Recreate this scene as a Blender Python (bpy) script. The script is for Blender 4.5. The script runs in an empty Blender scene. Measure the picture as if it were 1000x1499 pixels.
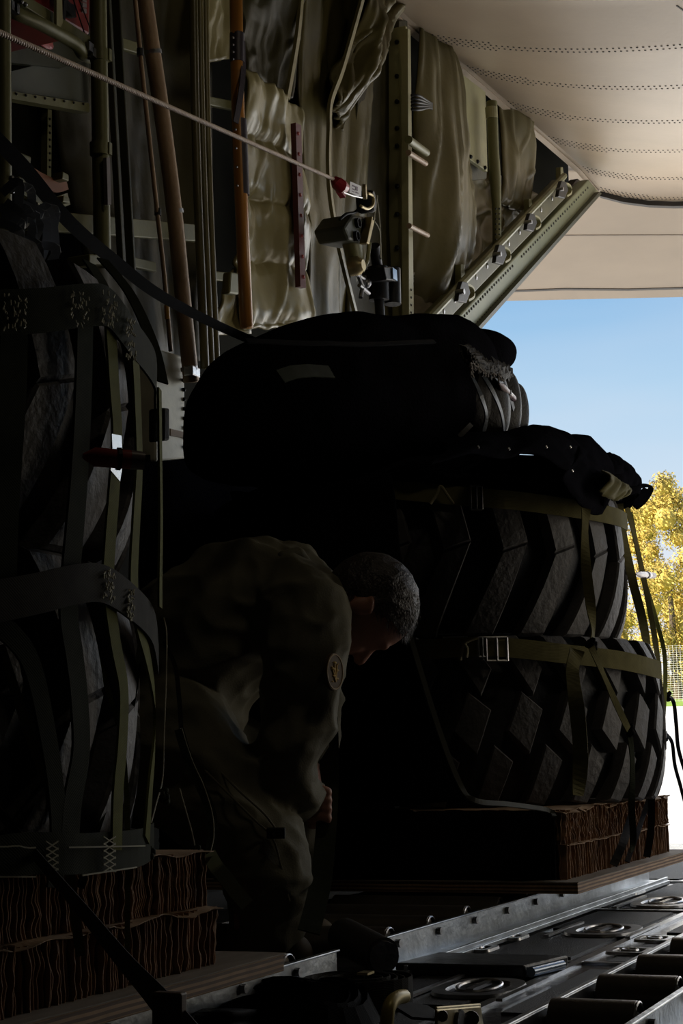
import bpy, bmesh, math, random
from mathutils import Vector, Matrix, noise
random.seed(7)
PI = math.pi
V = Vector
SC = bpy.context.scene
COL = SC.collection

# ------------------------------------------------------------------ camera
FPX = 2400.0
_dX = V((1050/FPX, -340/FPX, -1.0)).normalized()
_b = -.0864
_dY = V((-1, _b, -.4375-.1417*_b))
_dY = (_dY - _dX*_dX.dot(_dY)).normalized()
_dZ = _dX.cross(_dY)
RW = Matrix((_dX, _dY, _dZ))            # camera axes -> world axes
CAM = V((0, 0, .42))
cd = bpy.data.cameras.new('camera'); cam = bpy.data.objects.new('camera', cd); COL.objects.link(cam)
cam.matrix_world = Matrix.Translation(CAM) @ RW.to_4x4()
cd.sensor_fit = 'VERTICAL'; cd.sensor_height = 36; cd.lens = 36*FPX/1499.0
cd.clip_start = .05; cd.clip_end = 2000
SC.camera = cam

def ray(px, py): return RW @ V(((px-500)/FPX, -(py-750)/FPX, -1))
def P(px, py, X=None, Y=None, Z=None, D=None):
    r = ray(px, py)
    if X is not None: t = (X-CAM.x)/r.x
    elif Y is not None: t = (Y-CAM.y)/r.y
    elif Z is not None: t = (Z-CAM.z)/r.z
    else: t = D
    return CAM + r*t
def PC(px, py, cx, cy, R):
    """point of an upright cylinder seen at a pixel (its edge when the pixel misses it)"""
    r = ray(px, py); c = V((cx-CAM.x, cy-CAM.y)); d = V((r.x, r.y))
    a = d.dot(d); b = d.dot(c); k = c.dot(c)-R*R
    disc = b*b-a*k
    t = (b-math.sqrt(disc))/a if disc > 0 else b/a
    p = CAM + r*t
    if disc <= 0:
        v = V((p.x-cx, p.y-cy)).normalized()*R; p.x = cx+v.x; p.y = cy+v.y
    return p

# ------------------------------------------------------------------ materials
MATS = {}
def mat(name, col, rough=.6, metal=0.0, var=.15, vs=6.0, bump=.0, bs=40.0, spec=.5, stretch=None, sheen=0, aniso=False):
    if name in MATS: return MATS[name]
    m = bpy.data.materials.new(name); m.use_nodes = True; nt = m.node_tree; n = nt.nodes; L = nt.links
    b = n['Principled BSDF']; b.inputs['Roughness'].default_value = rough; b.inputs['Metallic'].default_value = metal
    b.inputs['Specular IOR Level'].default_value = spec
    if sheen: b.inputs['Sheen Weight'].default_value = sheen
    tc = n.new('ShaderNodeTexCoord'); src = tc.outputs['Object']
    if stretch:
        mp = n.new('ShaderNodeMapping'); mp.inputs['Scale'].default_value = stretch; L.new(src, mp.inputs['Vector']); src = mp.outputs['Vector']
    nz = n.new('ShaderNodeTexNoise'); nz.inputs['Scale'].default_value = vs; nz.inputs['Detail'].default_value = 6
    L.new(src, nz.inputs['Vector'])
    rp = n.new('ShaderNodeValToRGB'); e = rp.color_ramp.elements
    e[0].position = .3; e[1].position = .7
    e[0].color = (*[c*(1-var) for c in col], 1); e[1].color = (*[min(1, c*(1+var)) for c in col], 1)
    L.new(nz.outputs['Fac'], rp.inputs['Fac']); L.new(rp.outputs['Color'], b.inputs['Base Color'])
    if bump:
        n2 = n.new('ShaderNodeTexNoise'); n2.inputs['Scale'].default_value = bs; n2.inputs['Detail'].default_value = 5
        L.new(src, n2.inputs['Vector'])
        bp = n.new('ShaderNodeBump'); bp.inputs['Strength'].default_value = bump; bp.inputs['Distance'].default_value = .01
        L.new(n2.outputs['Fac'], bp.inputs['Height']); L.new(bp.outputs['Normal'], b.inputs['Normal'])
    MATS[name] = m
    return m
def webbing(name, col, rough=.7, scale=420):
    """woven nylon: fine cross ribs"""
    m = mat(name, col, rough, 0, .18, 25, spec=.03)
    nt = m.node_tree; n = nt.nodes; L = nt.links
    tc = n.new('ShaderNodeTexCoord'); w = n.new('ShaderNodeTexWave'); w.bands_direction = 'DIAGONAL'
    w.inputs['Scale'].default_value = scale/2.6; L.new(tc.outputs['Object'], w.inputs['Vector'])
    bp = n.new('ShaderNodeBump'); bp.inputs['Strength'].default_value = .25; bp.inputs['Distance'].default_value = .001
    L.new(w.outputs['Fac'], bp.inputs['Height']); L.new(bp.outputs['Normal'], n['Principled BSDF'].inputs['Normal'])
    return m
def layered(name, cols, axis, period, rough=.7):
    """plywood: veneers stacked along an axis of the object"""
    m = bpy.data.materials.new(name); m.use_nodes = True; nt = m.node_tree; n = nt.nodes; L = nt.links
    b = n['Principled BSDF']; b.inputs['Roughness'].default_value = rough
    tc = n.new('ShaderNodeTexCoord'); sp = n.new('ShaderNodeSeparateXYZ'); L.new(tc.outputs['Object'], sp.inputs[0])
    nz = n.new('ShaderNodeTexNoise'); nz.inputs['Scale'].default_value = 9; L.new(tc.outputs['Object'], nz.inputs['Vector'])
    ma = n.new('ShaderNodeMath'); ma.operation = 'MULTIPLY_ADD'; ma.inputs[1].default_value = .003
    L.new(nz.outputs['Fac'], ma.inputs[0]); L.new(sp.outputs[axis], ma.inputs[2])
    mo = n.new('ShaderNodeMath'); mo.operation = 'MODULO'; mo.inputs[1].default_value = period; L.new(ma.outputs[0], mo.inputs[0])
    dv = n.new('ShaderNodeMath'); dv.operation = 'DIVIDE'; dv.inputs[1].default_value = period; L.new(mo.outputs[0], dv.inputs[0])
    rp = n.new('ShaderNodeValToRGB'); rp.color_ramp.interpolation = 'CONSTANT'
    e = rp.color_ramp.elements; e[0].position = 0; e[0].color = (*cols[0], 1); e[1].position = .5; e[1].color = (*cols[1], 1)
    L.new(dv.outputs[0], rp.inputs['Fac'])
    n2 = n.new('ShaderNodeTexNoise'); n2.inputs['Scale'].default_value = 60; n2.inputs['Detail'].default_value = 6
    mp = n.new('ShaderNodeMapping'); mp.inputs['Scale'].default_value = (.3, 2, 1); L.new(tc.outputs['Object'], mp.inputs['Vector']); L.new(mp.outputs[0], n2.inputs['Vector'])
    mx = n.new('ShaderNodeMix'); mx.data_type = 'RGBA'; mx.blend_type = 'MULTIPLY'; mx.inputs[0].default_value = .7
    L.new(rp.outputs['Color'], mx.inputs[6]); L.new(n2.outputs['Fac'], mx.inputs[7]); L.new(mx.outputs[2], b.inputs['Base Color'])
    MATS[name] = m
    return m

OLIVE = mat('olive vinyl', (.12, .10, .036), .36, 0, .25, 3, .25, 14, .6)
OLIVE_D = mat('dark olive vinyl', (.042, .036, .014), .45, 0, .3, 4, .2, 20, .28)
OLIVE_B = mat('light olive quilt', (.29, .25, .12), .33, 0, .18, 4, .25, 16, .7)
GREEN_P = mat('green zinc paint', (.15, .145, .06), .45, .1, .15, 8, .08, 60)
GREEN_L = mat('pale green paint', (.33, .31, .165), .45, .1, .12, 8, .06, 60)
GREEN_D = mat('dark green paint', (.05, .052, .03), .5, .1, .3, 5, .1, 40)
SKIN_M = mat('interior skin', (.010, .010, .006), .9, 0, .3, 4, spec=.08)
BEIGE = mat('beige aircraft paint', (.365, .285, .20), .45, 0, .08, 2.5, .05, 30)
GREYP = mat('grey aircraft paint', (.33, .265, .195), .5, 0, .08, 1.2, .03, 30)
RIVET = mat('dark rivet', (.05, .045, .04), .5, .4)
STEEL = mat('bright steel', (.55, .55, .56), .32, 1, .2, 30, .1, 90)
STEEL_D = mat('worn steel', (.30, .30, .31), .38, 1, .45, 14, .2, 60)
ALU = mat('scuffed aluminium', (.42, .44, .46), .35, 1, .35, 10, .15, 50)
PIPE = mat('brown pipe', (.30, .20, .12), .45, .2, .3, 5, .15, 70)
WOOD = mat('varnished wood', (.46, .20, .045), .3, 0, .2, 4, .1, 30, .5, (1, 1, .1))
LEATH = mat('dark purple leather', (.05, .04, .05), .45, 0, .2, 10, .15, 60)
BLACK = mat('black plastic', (.010, .010, .011), .45, 0, .2, 10, .1, 60, .25)
RUBBER = mat('tyre rubber', (.030, .031, .034), .62, 0, .3, 12, .35, 45, .45)
RUBBER2 = mat('worn tyre tread', (.085, .08, .08), .6, 0, .35, 9, .4, 55, .4)
CANVAS = mat('black canvas', (.009, .009, .012), .9, 0, .25, 8, .5, 130, .0)
CANVAS2 = mat('worn dark canvas', (.045, .042, .040), .55, 0, .3, 8, .3, 110, .4)
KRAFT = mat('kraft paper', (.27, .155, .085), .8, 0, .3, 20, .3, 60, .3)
KRAFT_D = mat('brown paper sheet', (.40, .27, .17), .75, 0, .2, 12, .2, 40, .3)
PLY = layered('plywood edge', ((.66, .42, .24), (.20, .11, .06)), 2, .0085)
PLY_TOP = mat('grey weathered wood', (.26, .22, .18), .7, 0, .3, 6, .2, 30, .3, (.4, 3, 1))
WEB_G = webbing('olive webbing', (.15, .135, .062))
WEB_Y = webbing('yellow green webbing', (.15, .155, .05))
WEB_D = webbing('dark green webbing', (.030, .034, .022))
WEB_B = webbing('black webbing', (.006, .006, .007))
WEB_GY = webbing('grey webbing', (.062, .060, .056))
CORD = mat('pale cord', (.36, .34, .26), .8)
THREAD = mat('sewing thread', (.42, .40, .30), .8)
RED = mat('red paint', (.17, .013, .010), .35, 0, .2, 8)
RED_D = mat('dark red plastic', (.45, .07, .07), .35, 0, .2, 8)
MAROON = mat('maroon strip', (.12, .025, .035), .45)
WHITE = mat('white tag', (.75, .75, .78), .4, 0, .05)
PINK = mat('frosted tube', (.55, .45, .46), .3, 0, .08)
YELLOW = mat('worn yellow paint', (.42, .33, .10), .4, .2, .3, 20)
BRASS = mat('brass plate', (.45, .37, .20), .4, .8, .3, 20)
BLUEG = mat('blue grey glass', (.35, .45, .6), .15, .2)
SUIT = mat('green flight suit', (.135, .125, .085), .75, 0, .15, 10, .12, 260, .3)
SKINM = mat('skin', (.42, .20, .14), .5, 0, .12, 15, .1, 80)
HAIR = mat('dark brown hair', (.045, .035, .032), .45, 0, .3, 60, .4, 200)
CONC = mat('pale concrete', (.62, .60, .56), .9, 0, .08, .3, 0)
GRASSM = mat('sunny grass', (.22, .34, .04), .9, 0, .25, .8, 0)
LEAF = mat('yellow green leaves', (.56, .42, .09), .7, 0, .35, .6, 0)
TRUNK = mat('bark', (.12, .09, .06), .9)
ANTI = mat('black anti skid', (.018, .018, .02), .55, 0, .3, 30, .6, 400, .5)
FLOORM = mat('worn metal floor', (.22, .22, .225), .27, .85, .4, 7, .2, 40)

# ------------------------------------------------------------------ mesh builder
class MB:
    def __init__(s): s.v = []; s.f = []; s.m = []
    def add(s, vs, fs, mi=0):
        o = len(s.v); s.v += [V(p) for p in vs]; s.f += [tuple(i+o for i in f) for f in fs]; s.m += [mi]*len(fs); return s
    def hexa(s, p, mi=0):
        """8 corners, bottom loop then top loop"""
        return s.add(p, [(0,3,2,1), (4,5,6,7), (0,1,5,4), (1,2,6,5), (2,3,7,6), (3,0,4,7)], mi)
    def box(s, c, sz, ux=(1,0,0), uy=(0,1,0), mi=0):
        c = V(c); ux = V(ux).normalized(); uy = V(uy); uy = (uy-ux*ux.dot(uy)).normalized(); uz = ux.cross(uy)
        a, b, d = ux*sz[0]/2, uy*sz[1]/2, uz*sz[2]/2
        return s.hexa([c-a-b-d, c+a-b-d, c+a+b-d, c-a+b-d, c-a-b+d, c+a-b+d, c+a+b+d, c-a+b+d], mi)
    def bar(s, p, q, w, h, up=(0,0,1), mi=0):
        p = V(p); q = V(q); d = q-p
        return s.box((p+q)/2, (d.length, w, h), d, V(up).cross(d), mi)
    def tube(s, pts, r, n=12, mi=0, cap=True, closed=False):
        pts = [V(p) for p in pts]; N = len(pts)
        rs = r if isinstance(r, (list, tuple)) else [r]*N
        t0 = (pts[1]-pts[0]).normalized(); u = t0.orthogonal().normalized(); vs = []
        for i, p in enumerate(pts):
            if closed: t = pts[(i+1) % N]-pts[i-1]
            else: t = pts[min(i+1, N-1)]-pts[max(i-1, 0)]
            if t.length < 1e-9: t = t0
            t.normalize(); u = (u-t*t.dot(u)).normalized(); w = t.cross(u)
            for k in range(n):
                a = 2*PI*k/n; vs.append(p+(u*math.cos(a)+w*math.sin(a))*rs[i])
        fs = []
        for i in range(N if closed else N-1):
            j = (i+1) % N
            for k in range(n):
                k2 = (k+1) % n; fs.append((i*n+k, i*n+k2, j*n+k2, j*n+k))
        if cap and not closed: fs += [tuple(range(n))[::-1], tuple((N-1)*n+k for k in range(n))]
        return s.add(vs, fs, mi)
    def lathe(s, c, prof, n=32, axis=(0,0,1), mi=0):
        """prof: list of (radius, height)"""
        ax = V(axis).normalized(); u = ax.orthogonal().normalized(); w = ax.cross(u); c = V(c); vs = []
        for r, h in prof:
            for k in range(n):
                a = 2*PI*k/n; vs.append(c+ax*h+(u*math.cos(a)+w*math.sin(a))*max(r, 1e-5))
        fs = [(i*n+k, i*n+(k+1) % n, (i+1)*n+(k+1) % n, (i+1)*n+k) for i in range(len(prof)-1) for k in range(n)]
        return s.add(vs, fs, mi)
    def prism(s, poly, ext, mi=0):
        """polygon of world points pushed along the vector ext"""
        n = len(poly); ext = V(ext); vs = [V(p) for p in poly]+[V(p)+ext for p in poly]
        return s.add(vs, [tuple(range(n))[::-1], tuple(range(n, 2*n))]+[(i, (i+1) % n, n+(i+1) % n, n+i) for i in range(n)], mi)
    def ribbon(s, pts, w, t=.002, nrm=None, mi=0, closed=False):
        """webbing along pts; nrm: one normal or one per point"""
        pts = [V(p) for p in pts]; N = len(pts); vs = []
        ws = w if isinstance(w, (list, tuple)) else [w]*N
        for i, p in enumerate(pts):
            tg = (pts[min(i+1, N-1)]-pts[max(i-1, 0)]).normalized()
            nn = nrm[i] if isinstance(nrm, list) else (V(nrm) if nrm is not None else (CAM-p).normalized())
            nn = V(nn); nn = (nn-tg*tg.dot(nn)).normalized(); b = tg.cross(nn)
            for a, c in ((-1, -1), (1, -1), (1, 1), (-1, 1)): vs.append(p+b*a*ws[i]/2+nn*c*t/2)
        fs = [(i*4+k, i*4+(k+1) % 4, i*4+4+(k+1) % 4, i*4+4+k) for i in range(N-1) for k in range(4)]
        fs += [(3, 2, 1, 0), tuple((N-1)*4+k for k in range(4))]
        return s.add(vs, fs, mi)
    def ball(s, c, r, n=12, sc=(1,1,1), mi=0, rot=None):
        c = V(c); vs = []; m = n//2
        for i in range(m+1):
            a = PI*i/m
            for k in range(n):
                b = 2*PI*k/n; p = V((math.sin(a)*math.cos(b)*r*sc[0], math.sin(a)*math.sin(b)*r*sc[1], math.cos(a)*r*sc[2]))
                if rot: p = rot @ p
                vs.append(c+p)
        fs = [(i*n+k, i*n+(k+1) % n, (i+1)*n+(k+1) % n, (i+1)*n+k) for i in range(m) for k in range(n)]
        return s.add(vs, fs, mi)
    def grid(s, fn, nu, nv, mi=0, double=0):
        """fn(u,v)->point; double: thickness vector length along face normal is done by Solidify instead"""
        vs = [fn(i/nu, j/nv) for j in range(nv+1) for i in range(nu+1)]
        fs = [(j*(nu+1)+i, j*(nu+1)+i+1, (j+1)*(nu+1)+i+1, (j+1)*(nu+1)+i) for j in range(nv) for i in range(nu)]
        return s.add(vs, fs, mi)

def smooth_path(pts, k=6):
    """Catmull-Rom through the points"""
    pts = [V(p) for p in pts]
    if len(pts) < 3: return [pts[0].lerp(pts[-1], i/k) for i in range(k+1)]
    out = []
    for i in range(len(pts)-1):
        p0, p1, p2, p3 = pts[max(i-1, 0)], pts[i], pts[i+1], pts[min(i+2, len(pts)-1)]
        for j in range(k):
            t = j/k
            out.append(.5*((2*p1)+(p2-p0)*t+(2*p0-5*p1+4*p2-p3)*t*t+(3*p1-p0-3*p2+p3)*t**3))
    out.append(pts[-1])
    return out

def obj(name, mb, mats, parent=None, smooth=False, bevel=0, subsurf=0, solid=0, clean=False, angle=40):
    me = bpy.data.meshes.new(name)
    xs = [p.x for p in mb.v]; ys = [p.y for p in mb.v]; zs = [p.z for p in mb.v]
    c = V(((min(xs)+max(xs))/2, (min(ys)+max(ys))/2, min(zs)))
    me.from_pydata([p-c for p in mb.v], [], mb.f)
    if not isinstance(mats, (list, tuple)): mats = [mats]
    for m in mats: me.materials.append(m)
    if len(mats) > 1:
        me.polygons.foreach_set('material_index', mb.m)
    bm = bmesh.new(); bm.from_mesh(me)
    if clean: bmesh.ops.remove_doubles(bm, verts=bm.verts, dist=1e-5)
    bmesh.ops.recalc_face_normals(bm, faces=bm.faces); bm.to_mesh(me); bm.free()
    o = bpy.data.objects.new(name, me); COL.objects.link(o); o.location = c
    if parent is not None:
        o.parent = parent; o.matrix_parent_inverse = Matrix.Translation(parent.location).inverted()
        if parent.type == 'MESH' and parent.parent is not None:
            o.matrix_parent_inverse = Matrix.Translation(parent.location).inverted()
    if smooth:
        me.polygons.foreach_set('use_smooth', [True]*len(me.polygons))
        if smooth == 'auto':
            bm = bmesh.new(); bm.from_mesh(me); a = math.radians(angle)
            for e in bm.edges:
                if len(e.link_faces) == 2 and e.calc_face_angle(0) > a: e.smooth = False
            bm.to_mesh(me); bm.free()
    if bevel:
        b = o.modifiers.new('bevel', 'BEVEL'); b.width = bevel; b.segments = 2; b.limit_method = 'ANGLE'; b.angle_limit = math.radians(35)
    if solid:
        b = o.modifiers.new('solid', 'SOLIDIFY'); b.thickness = solid; b.offset = 0
    if subsurf:
        b = o.modifiers.new('sub', 'SUBSURF'); b.levels = subsurf; b.render_levels = subsurf
    return o
def pieces(name, mb, m, parent, **k):
    """one object for each connected piece of the builder's mesh"""
    par = list(range(len(mb.v)))
    def root(i):
        while par[i] != i: par[i] = par[par[i]]; i = par[i]
        return i
    for f in mb.f:
        r = root(f[0])
        for q in f[1:]: par[root(q)] = r
    grp = {}
    for i, f in enumerate(mb.f): grp.setdefault(root(f[0]), []).append(i)
    out = []
    for fs in grp.values():
        b = MB(); ids = {}
        for i in fs:
            for q in mb.f[i]:
                if q not in ids: ids[q] = len(b.v); b.v.append(mb.v[q])
            b.f.append(tuple(ids[q] for q in mb.f[i])); b.m.append(mb.m[i])
        out.append(obj(name, b, m, parent, **k))
    return out
def thing(name, label, cat, loc, group=None):
    o = bpy.data.objects.new(name, None); COL.objects.link(o); o.location = V(loc); o.empty_display_size = .05
    o['label'] = label; o['category'] = cat
    if group: o['group'] = group
    return o
def tag(o, label, cat, group=None, kind=None):
    o['label'] = label; o['category'] = cat
    if group: o['group'] = group
    if kind: o['kind'] = kind
    return o
def struct(name, mb, m, parent=None, **k):
    o = obj(name, mb, m, parent, **k); o['kind'] = 'structure'; return o
def nz(p, s=1.0): return noise.noise(V(p)*s)
def copy_tree(o, loc, label=None, parent=None):
    c = o.copy(); COL.objects.link(c)
    if parent is None: c.location = V(loc)
    if label: c['label'] = label
    for ch in list(o.children):
        d = ch.copy(); COL.objects.link(d); d.parent = c
        for g in ch.children:
            e = g.copy(); COL.objects.link(e); e.parent = d
    return c

# ================================================================== SETTING
WY = 2.62
# floor: metal plates with black anti-skid squares let in between the rails
def floor_build():
    mb = MB()
    mb.box((2.65, .85, -.04), (10.3, 3.5, .076), mi=0)
    z = -.002
    def patch(x0, x1, y0, y1): mb.hexa([(x0,y0,z), (x1,y0,z), (x1,y1,z), (x0,y1,z), (x0,y0,z+.005), (x1,y0,z+.005), (x1,y1,z+.005), (x0,y1,z+.005)], 1)
    xs = [(.9, 1.7), (1.8, 2.62), (2.72, 3.32), (3.42, 3.88), (3.98, 4.42), (4.52, 5.42), (5.52, 6.5), (6.6, 7.7)]
    for i, (a, b) in enumerate(xs):
        patch(a, b, .97+.0, 1.17)
        if a > 2.6: patch(a+.06, b+.02, 1.2 if a > 3 else 1.25, 1.42) if a > 4.4 else None
        patch(a-.05, b-.08, .72, .88)
        patch(a, b, -.4, .45)
    mb.box((3.35, 1.0, .0005), (.018, 1.2, .006), mi=2)
    mb.box((5.47, 1.0, .001), (.02, 1.5, .008), mi=2)
    mb.box((4.47, 1.0, .001), (.02, 1.5, .008), mi=2)
    mb.box((4.6, .935, .001), (6.4, .02, .006), mi=2)
    return mb
struct('floor', floor_build(), [FLOORM, ANTI, STEEL])

mb = MB()
# port side: solid up to the sloping sill
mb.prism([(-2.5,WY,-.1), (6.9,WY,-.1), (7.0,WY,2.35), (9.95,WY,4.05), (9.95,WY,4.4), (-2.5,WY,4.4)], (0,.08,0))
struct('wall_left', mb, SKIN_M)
mb = MB()    # starboard side; unseen jump door opening added to let side light in
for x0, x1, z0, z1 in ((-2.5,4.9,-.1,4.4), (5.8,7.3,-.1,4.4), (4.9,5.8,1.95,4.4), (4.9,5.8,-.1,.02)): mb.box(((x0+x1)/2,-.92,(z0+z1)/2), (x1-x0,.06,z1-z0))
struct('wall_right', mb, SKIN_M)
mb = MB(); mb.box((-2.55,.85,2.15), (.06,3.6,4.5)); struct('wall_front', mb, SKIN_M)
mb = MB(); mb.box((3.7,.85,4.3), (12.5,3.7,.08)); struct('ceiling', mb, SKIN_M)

# ---- raised cargo door: belly skin seen from below
EDGE = [(520,-34), (560,0), (620,52), (680,98), (740,150), (800,202), (850,246), (878,280)]
RGT = [-42, -8, 68, 127, 178, 221, 261, 295]
E3 = [P(a, b, Y=2.42) for a, b in EDGE]
R3 = [P(1000, y, X=e.x) for y, e in zip(RGT, E3)]
def door_pt(s, q):
    """s along the skin (row index), q from the edge (0) to the plane centre"""
    i = min(int(s), len(E3)-2); f = s-i
    e = E3[i].lerp(E3[i+1], f); r = R3[i].lerp(R3[i+1], f)
    y = e.y-q*3.1
    k = (e.y-y)/max(.01, e.y-r.y)
    drop = (r.z-e.z)
    z = e.z+drop*(1-math.exp(-k*1.3))/(1-math.exp(-1.3))
    return V((e.x, y, z))
door = thing('door_1', 'raised beige cargo door with curved riveted rows', 'cargo door', (7.8, .8, 3.3))
del door['category']; door['kind'] = 'structure'
mb = MB(); N1, N2 = 56, 60
mb.grid(lambda u, v: door_pt(v*(len(E3)-1), u), N2, N1)
top = MB(); top.grid(lambda u, v: door_pt(v*(len(E3)-1), u)+V((0,0,.16)), N2, N1)
o = len(mb.v); mb.v += top.v; mb.f += [tuple(i+o for i in f[::-1]) for f in top.f]; mb.m += top.m
struct('door_skin', mb, BEIGE, door, smooth='auto', angle=30)
mb = MB()
def rivet(mb, p, n, r=.006, mi=0):
    n = V(n).normalized(); u = n.orthogonal().normalized(); w = n.cross(u); k = 6
    vs = [p+(u*math.cos(2*PI*i/k)+w*math.sin(2*PI*i/k))*r-n*.001 for i in range(k)]
    vs += [p+(u*math.cos(2*PI*i/k)+w*math.sin(2*PI*i/k))*r*.6+n*.003 for i in range(k)]
    mb.add(vs, [tuple(range(k, 2*k))]+[(i, (i+1) % k, k+(i+1) % k, k+i) for i in range(k)], mi)
def dn(s, q):
    a = door_pt(s+.02, q)-door_pt(s-.02 if s > .02 else s, q); b = door_pt(s, q+.01)-door_pt(s, q)
    n = a.cross(b); return n if n.z < 0 else -n
for s in (2, 3, 4, 5, 6, 6.86):
    for off, q0, q1 in ((-.035, .012, 1), (.035, .012, 1), (-.10, .012, .11), (.10, .012, .11)):
        q = q0
        while q < min(q1, .62):
            ss = max(.05, min(len(E3)-1.05, s+off)); rivet(mb, door_pt(ss, q), dn(ss, q), .0062); q += .0085
for k in range(60):      # short cross row
    s = 1.2+.8*k/60; q = .40+.05*(s-1.2); rivet(mb, door_pt(s, q), dn(s, q), .006)
    if k < 30: s = 6.1+.75*k/30; rivet(mb, door_pt(s, .2+.03*k/30), dn(s, .2), .006); rivet(mb, door_pt(s, .215+.03*k/30), dn(s, .2), .006)
struct('door_rivets', mb, RIVET, door)
mb = MB()
for a in (.0, .018):
    pass
lip = [door_pt(s*.1, .0) for s in range(0, 70)]
mb.ribbon([p+V((0,-.03,-.006)) for p in lip], .075, .012, V((0, 0, -1)))
mb.ribbon([p+V((0,.012,-.012)) for p in lip], .03, .03, V((0, -.3, -1)), mi=1)
for s in range(0, 690, 3):
    p = door_pt(s/100, 0)+V((0,-.045,-.013)); rivet(mb, p, (0,0,-1), .005, 2)
struct('door_edge', mb, [GREYP, BEIGE, RIVET], door)
mb = MB()
mb.ribbon([door_pt(7, q/20)+V((.015,0,-.02+.0*q)) for q in range(0, 20)], .05, .03, V((0,0,-1)))
struct('door_seal', mb, RIVET, door)

# ---- tail underside beyond the door
ZT = 4.35
tl = [P(740,442,Z=ZT), P(1010,436,Z=ZT), P(1010,290,Z=ZT), P(870,270,Z=ZT)]
tp = thing('tailplane', 'grey beige underside of the tail beyond the raised cargo door', 'aircraft tail', (tl[0]+tl[2])/2)
a, b, c, d = tl
c = c+(c-d)*2+V((-1,0,0)); b = b+(b-a)*2.5
d = d+V((-.6,.5,0)); a = a+(a-b).normalized()*.02
mb = MB(); mb.prism([a,b,c,d], (0,0,.5))
obj('tail_skin', mb, GREYP, tp, bevel=.02)
mb = MB()
def lp(u, v): return a.lerp(b, u).lerp(d.lerp(c, u), v)
mb.ribbon([lp(u/10, .10+.01*math.sin(u*2)) for u in range(11)], .05, .012, V((0,0,-1)))
mb.ribbon([lp(.012, .1), lp(.1, .55)], .012, .01, V((0,0,-1)))
obj('panel_seam', mb, RIVET, tp)
mb = MB(); mb.ribbon([lp(u/10, .56) for u in range(11)], .02, .008, V((0,0,-1)))
obj('panel_line', mb, mat('brown seam', (.22,.18,.14), .6), tp)  # panel joint as a thin brown line

# ---- outside: apron, grass, fence, trees
GS = .05
def gz(x): return -1.12+GS*(x-8)
mb = MB(); mb.add([(7.2,-60,gz(7.2)), (88,-60,gz(88)), (88,90,gz(88)), (7.2,90,gz(7.2)), (7.2,-60,gz(7.2)-1), (88,-60,gz(88)-1), (88,90,gz(88)-1), (7.2,90,gz(7.2)-1)],
    [(0,1,2,3), (7,6,5,4), (0,4,5,1), (1,5,6,2), (2,6,7,3), (3,7,4,0)]); struct('ground', mb, CONC)
mb = MB(); mb.box((150,15,gz(150)-.45), (124,150,1), V((1,0,GS)), mi=0)
tag(obj('grass', mb, GRASSM), 'strip of sunlit green grass beyond the pale apron', 'grass', None, 'stuff')
fx = 97.
fence = thing('wire_fence', 'pale wire fence with thin posts in front of the trees', 'fence', (fx, 19, gz(fx)))
for i in range(9):
    mb = MB(); y = 8+i*2.72; mb.tube([(fx,y,gz(fx)-.1), (fx,y,gz(fx)+3.4), (fx-.3,y-.1,gz(fx)+3.8)], .06, 8); obj('post', mb, mat('galvanised', (.75,.72,.66), .5), fence)
mb = MB()
for k in range(26): mb.tube([(fx,6,gz(fx)+.1+k*.13), (fx,32,gz(fx)+.1+k*.13)], .010, 4)
for k in range(120): mb.tube([(fx,6+k*.22,gz(fx)), (fx,6+k*.22,gz(fx)+3.4)], .009, 4)
obj('wire_mesh', mb, mat('galvanised', (.75,.72,.66), .5), fence)
def tree(px, py, X, rad, hgt, label, seed):
    rnd = random.Random(seed); c = P(px, py, X=X); base = V((c.x, c.y, gz(X)-.1))
    t = thing('tree', label, 'tree', base, 'trees behind the fence')
    mb = MB(); mb.tube(smooth_path([base, base+V((.2,.1,2)), base+V((-.1,.2,hgt*.6))], 4), [.4,.35,.32,.3,.28,.24,.2,.16,.1], 10); obj('trunk', mb, TRUNK, t)
    mb = MB(); blobs = []
    for i in range(34):
        a = rnd.uniform(0, 2*PI); h = rnd.uniform(.06, .95); rr = rad*math.sqrt(max(.05, 1-abs(h-.45)*1.2))*rnd.uniform(.3, .9)
        blobs.append((base+V((math.cos(a)*rr, math.sin(a)*rr, hgt*h)), rad*rnd.uniform(.22, .42)))
    for bc, br in blobs:
        mb.ball(bc, br*.55, 8)
        for k in range(700):
            n = V((rnd.gauss(0,1), rnd.gauss(0,1), rnd.gauss(0,1))).normalized(); p = bc+n*br*(.45+.65*rnd.random())
            u = (n+V((rnd.uniform(-1,1), rnd.uniform(-1,1), rnd.uniform(-1,1)))).orthogonal().normalized(); w = u.cross(n).normalized()*.8+n*rnd.uniform(-.4,.4); s = rnd.uniform(.07, .15)
            mb.add([p-u*s, p-w*s*.6, p+u*s, p+w*s*.6], [(0,1,2,3)])
    obj('crown', mb, LEAF, t)
tree(905, 960, 112, 3.6, 16.6, 'rounded yellow green tree top rising just behind the strapped load', 1)
tree(990, 960, 106, 3.6, 14.6, 'yellow green tree at the frame edge, in front of the rounded one', 2)
tree(1075, 960, 118, 4.5, 17.5, 'yellow green tree cut by the picture edge behind the fence', 3)
tree(850, 960, 120, 4.0, 14, 'yellow green tree mostly hidden by the load', 4)
bush_r = random.Random(5)

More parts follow.
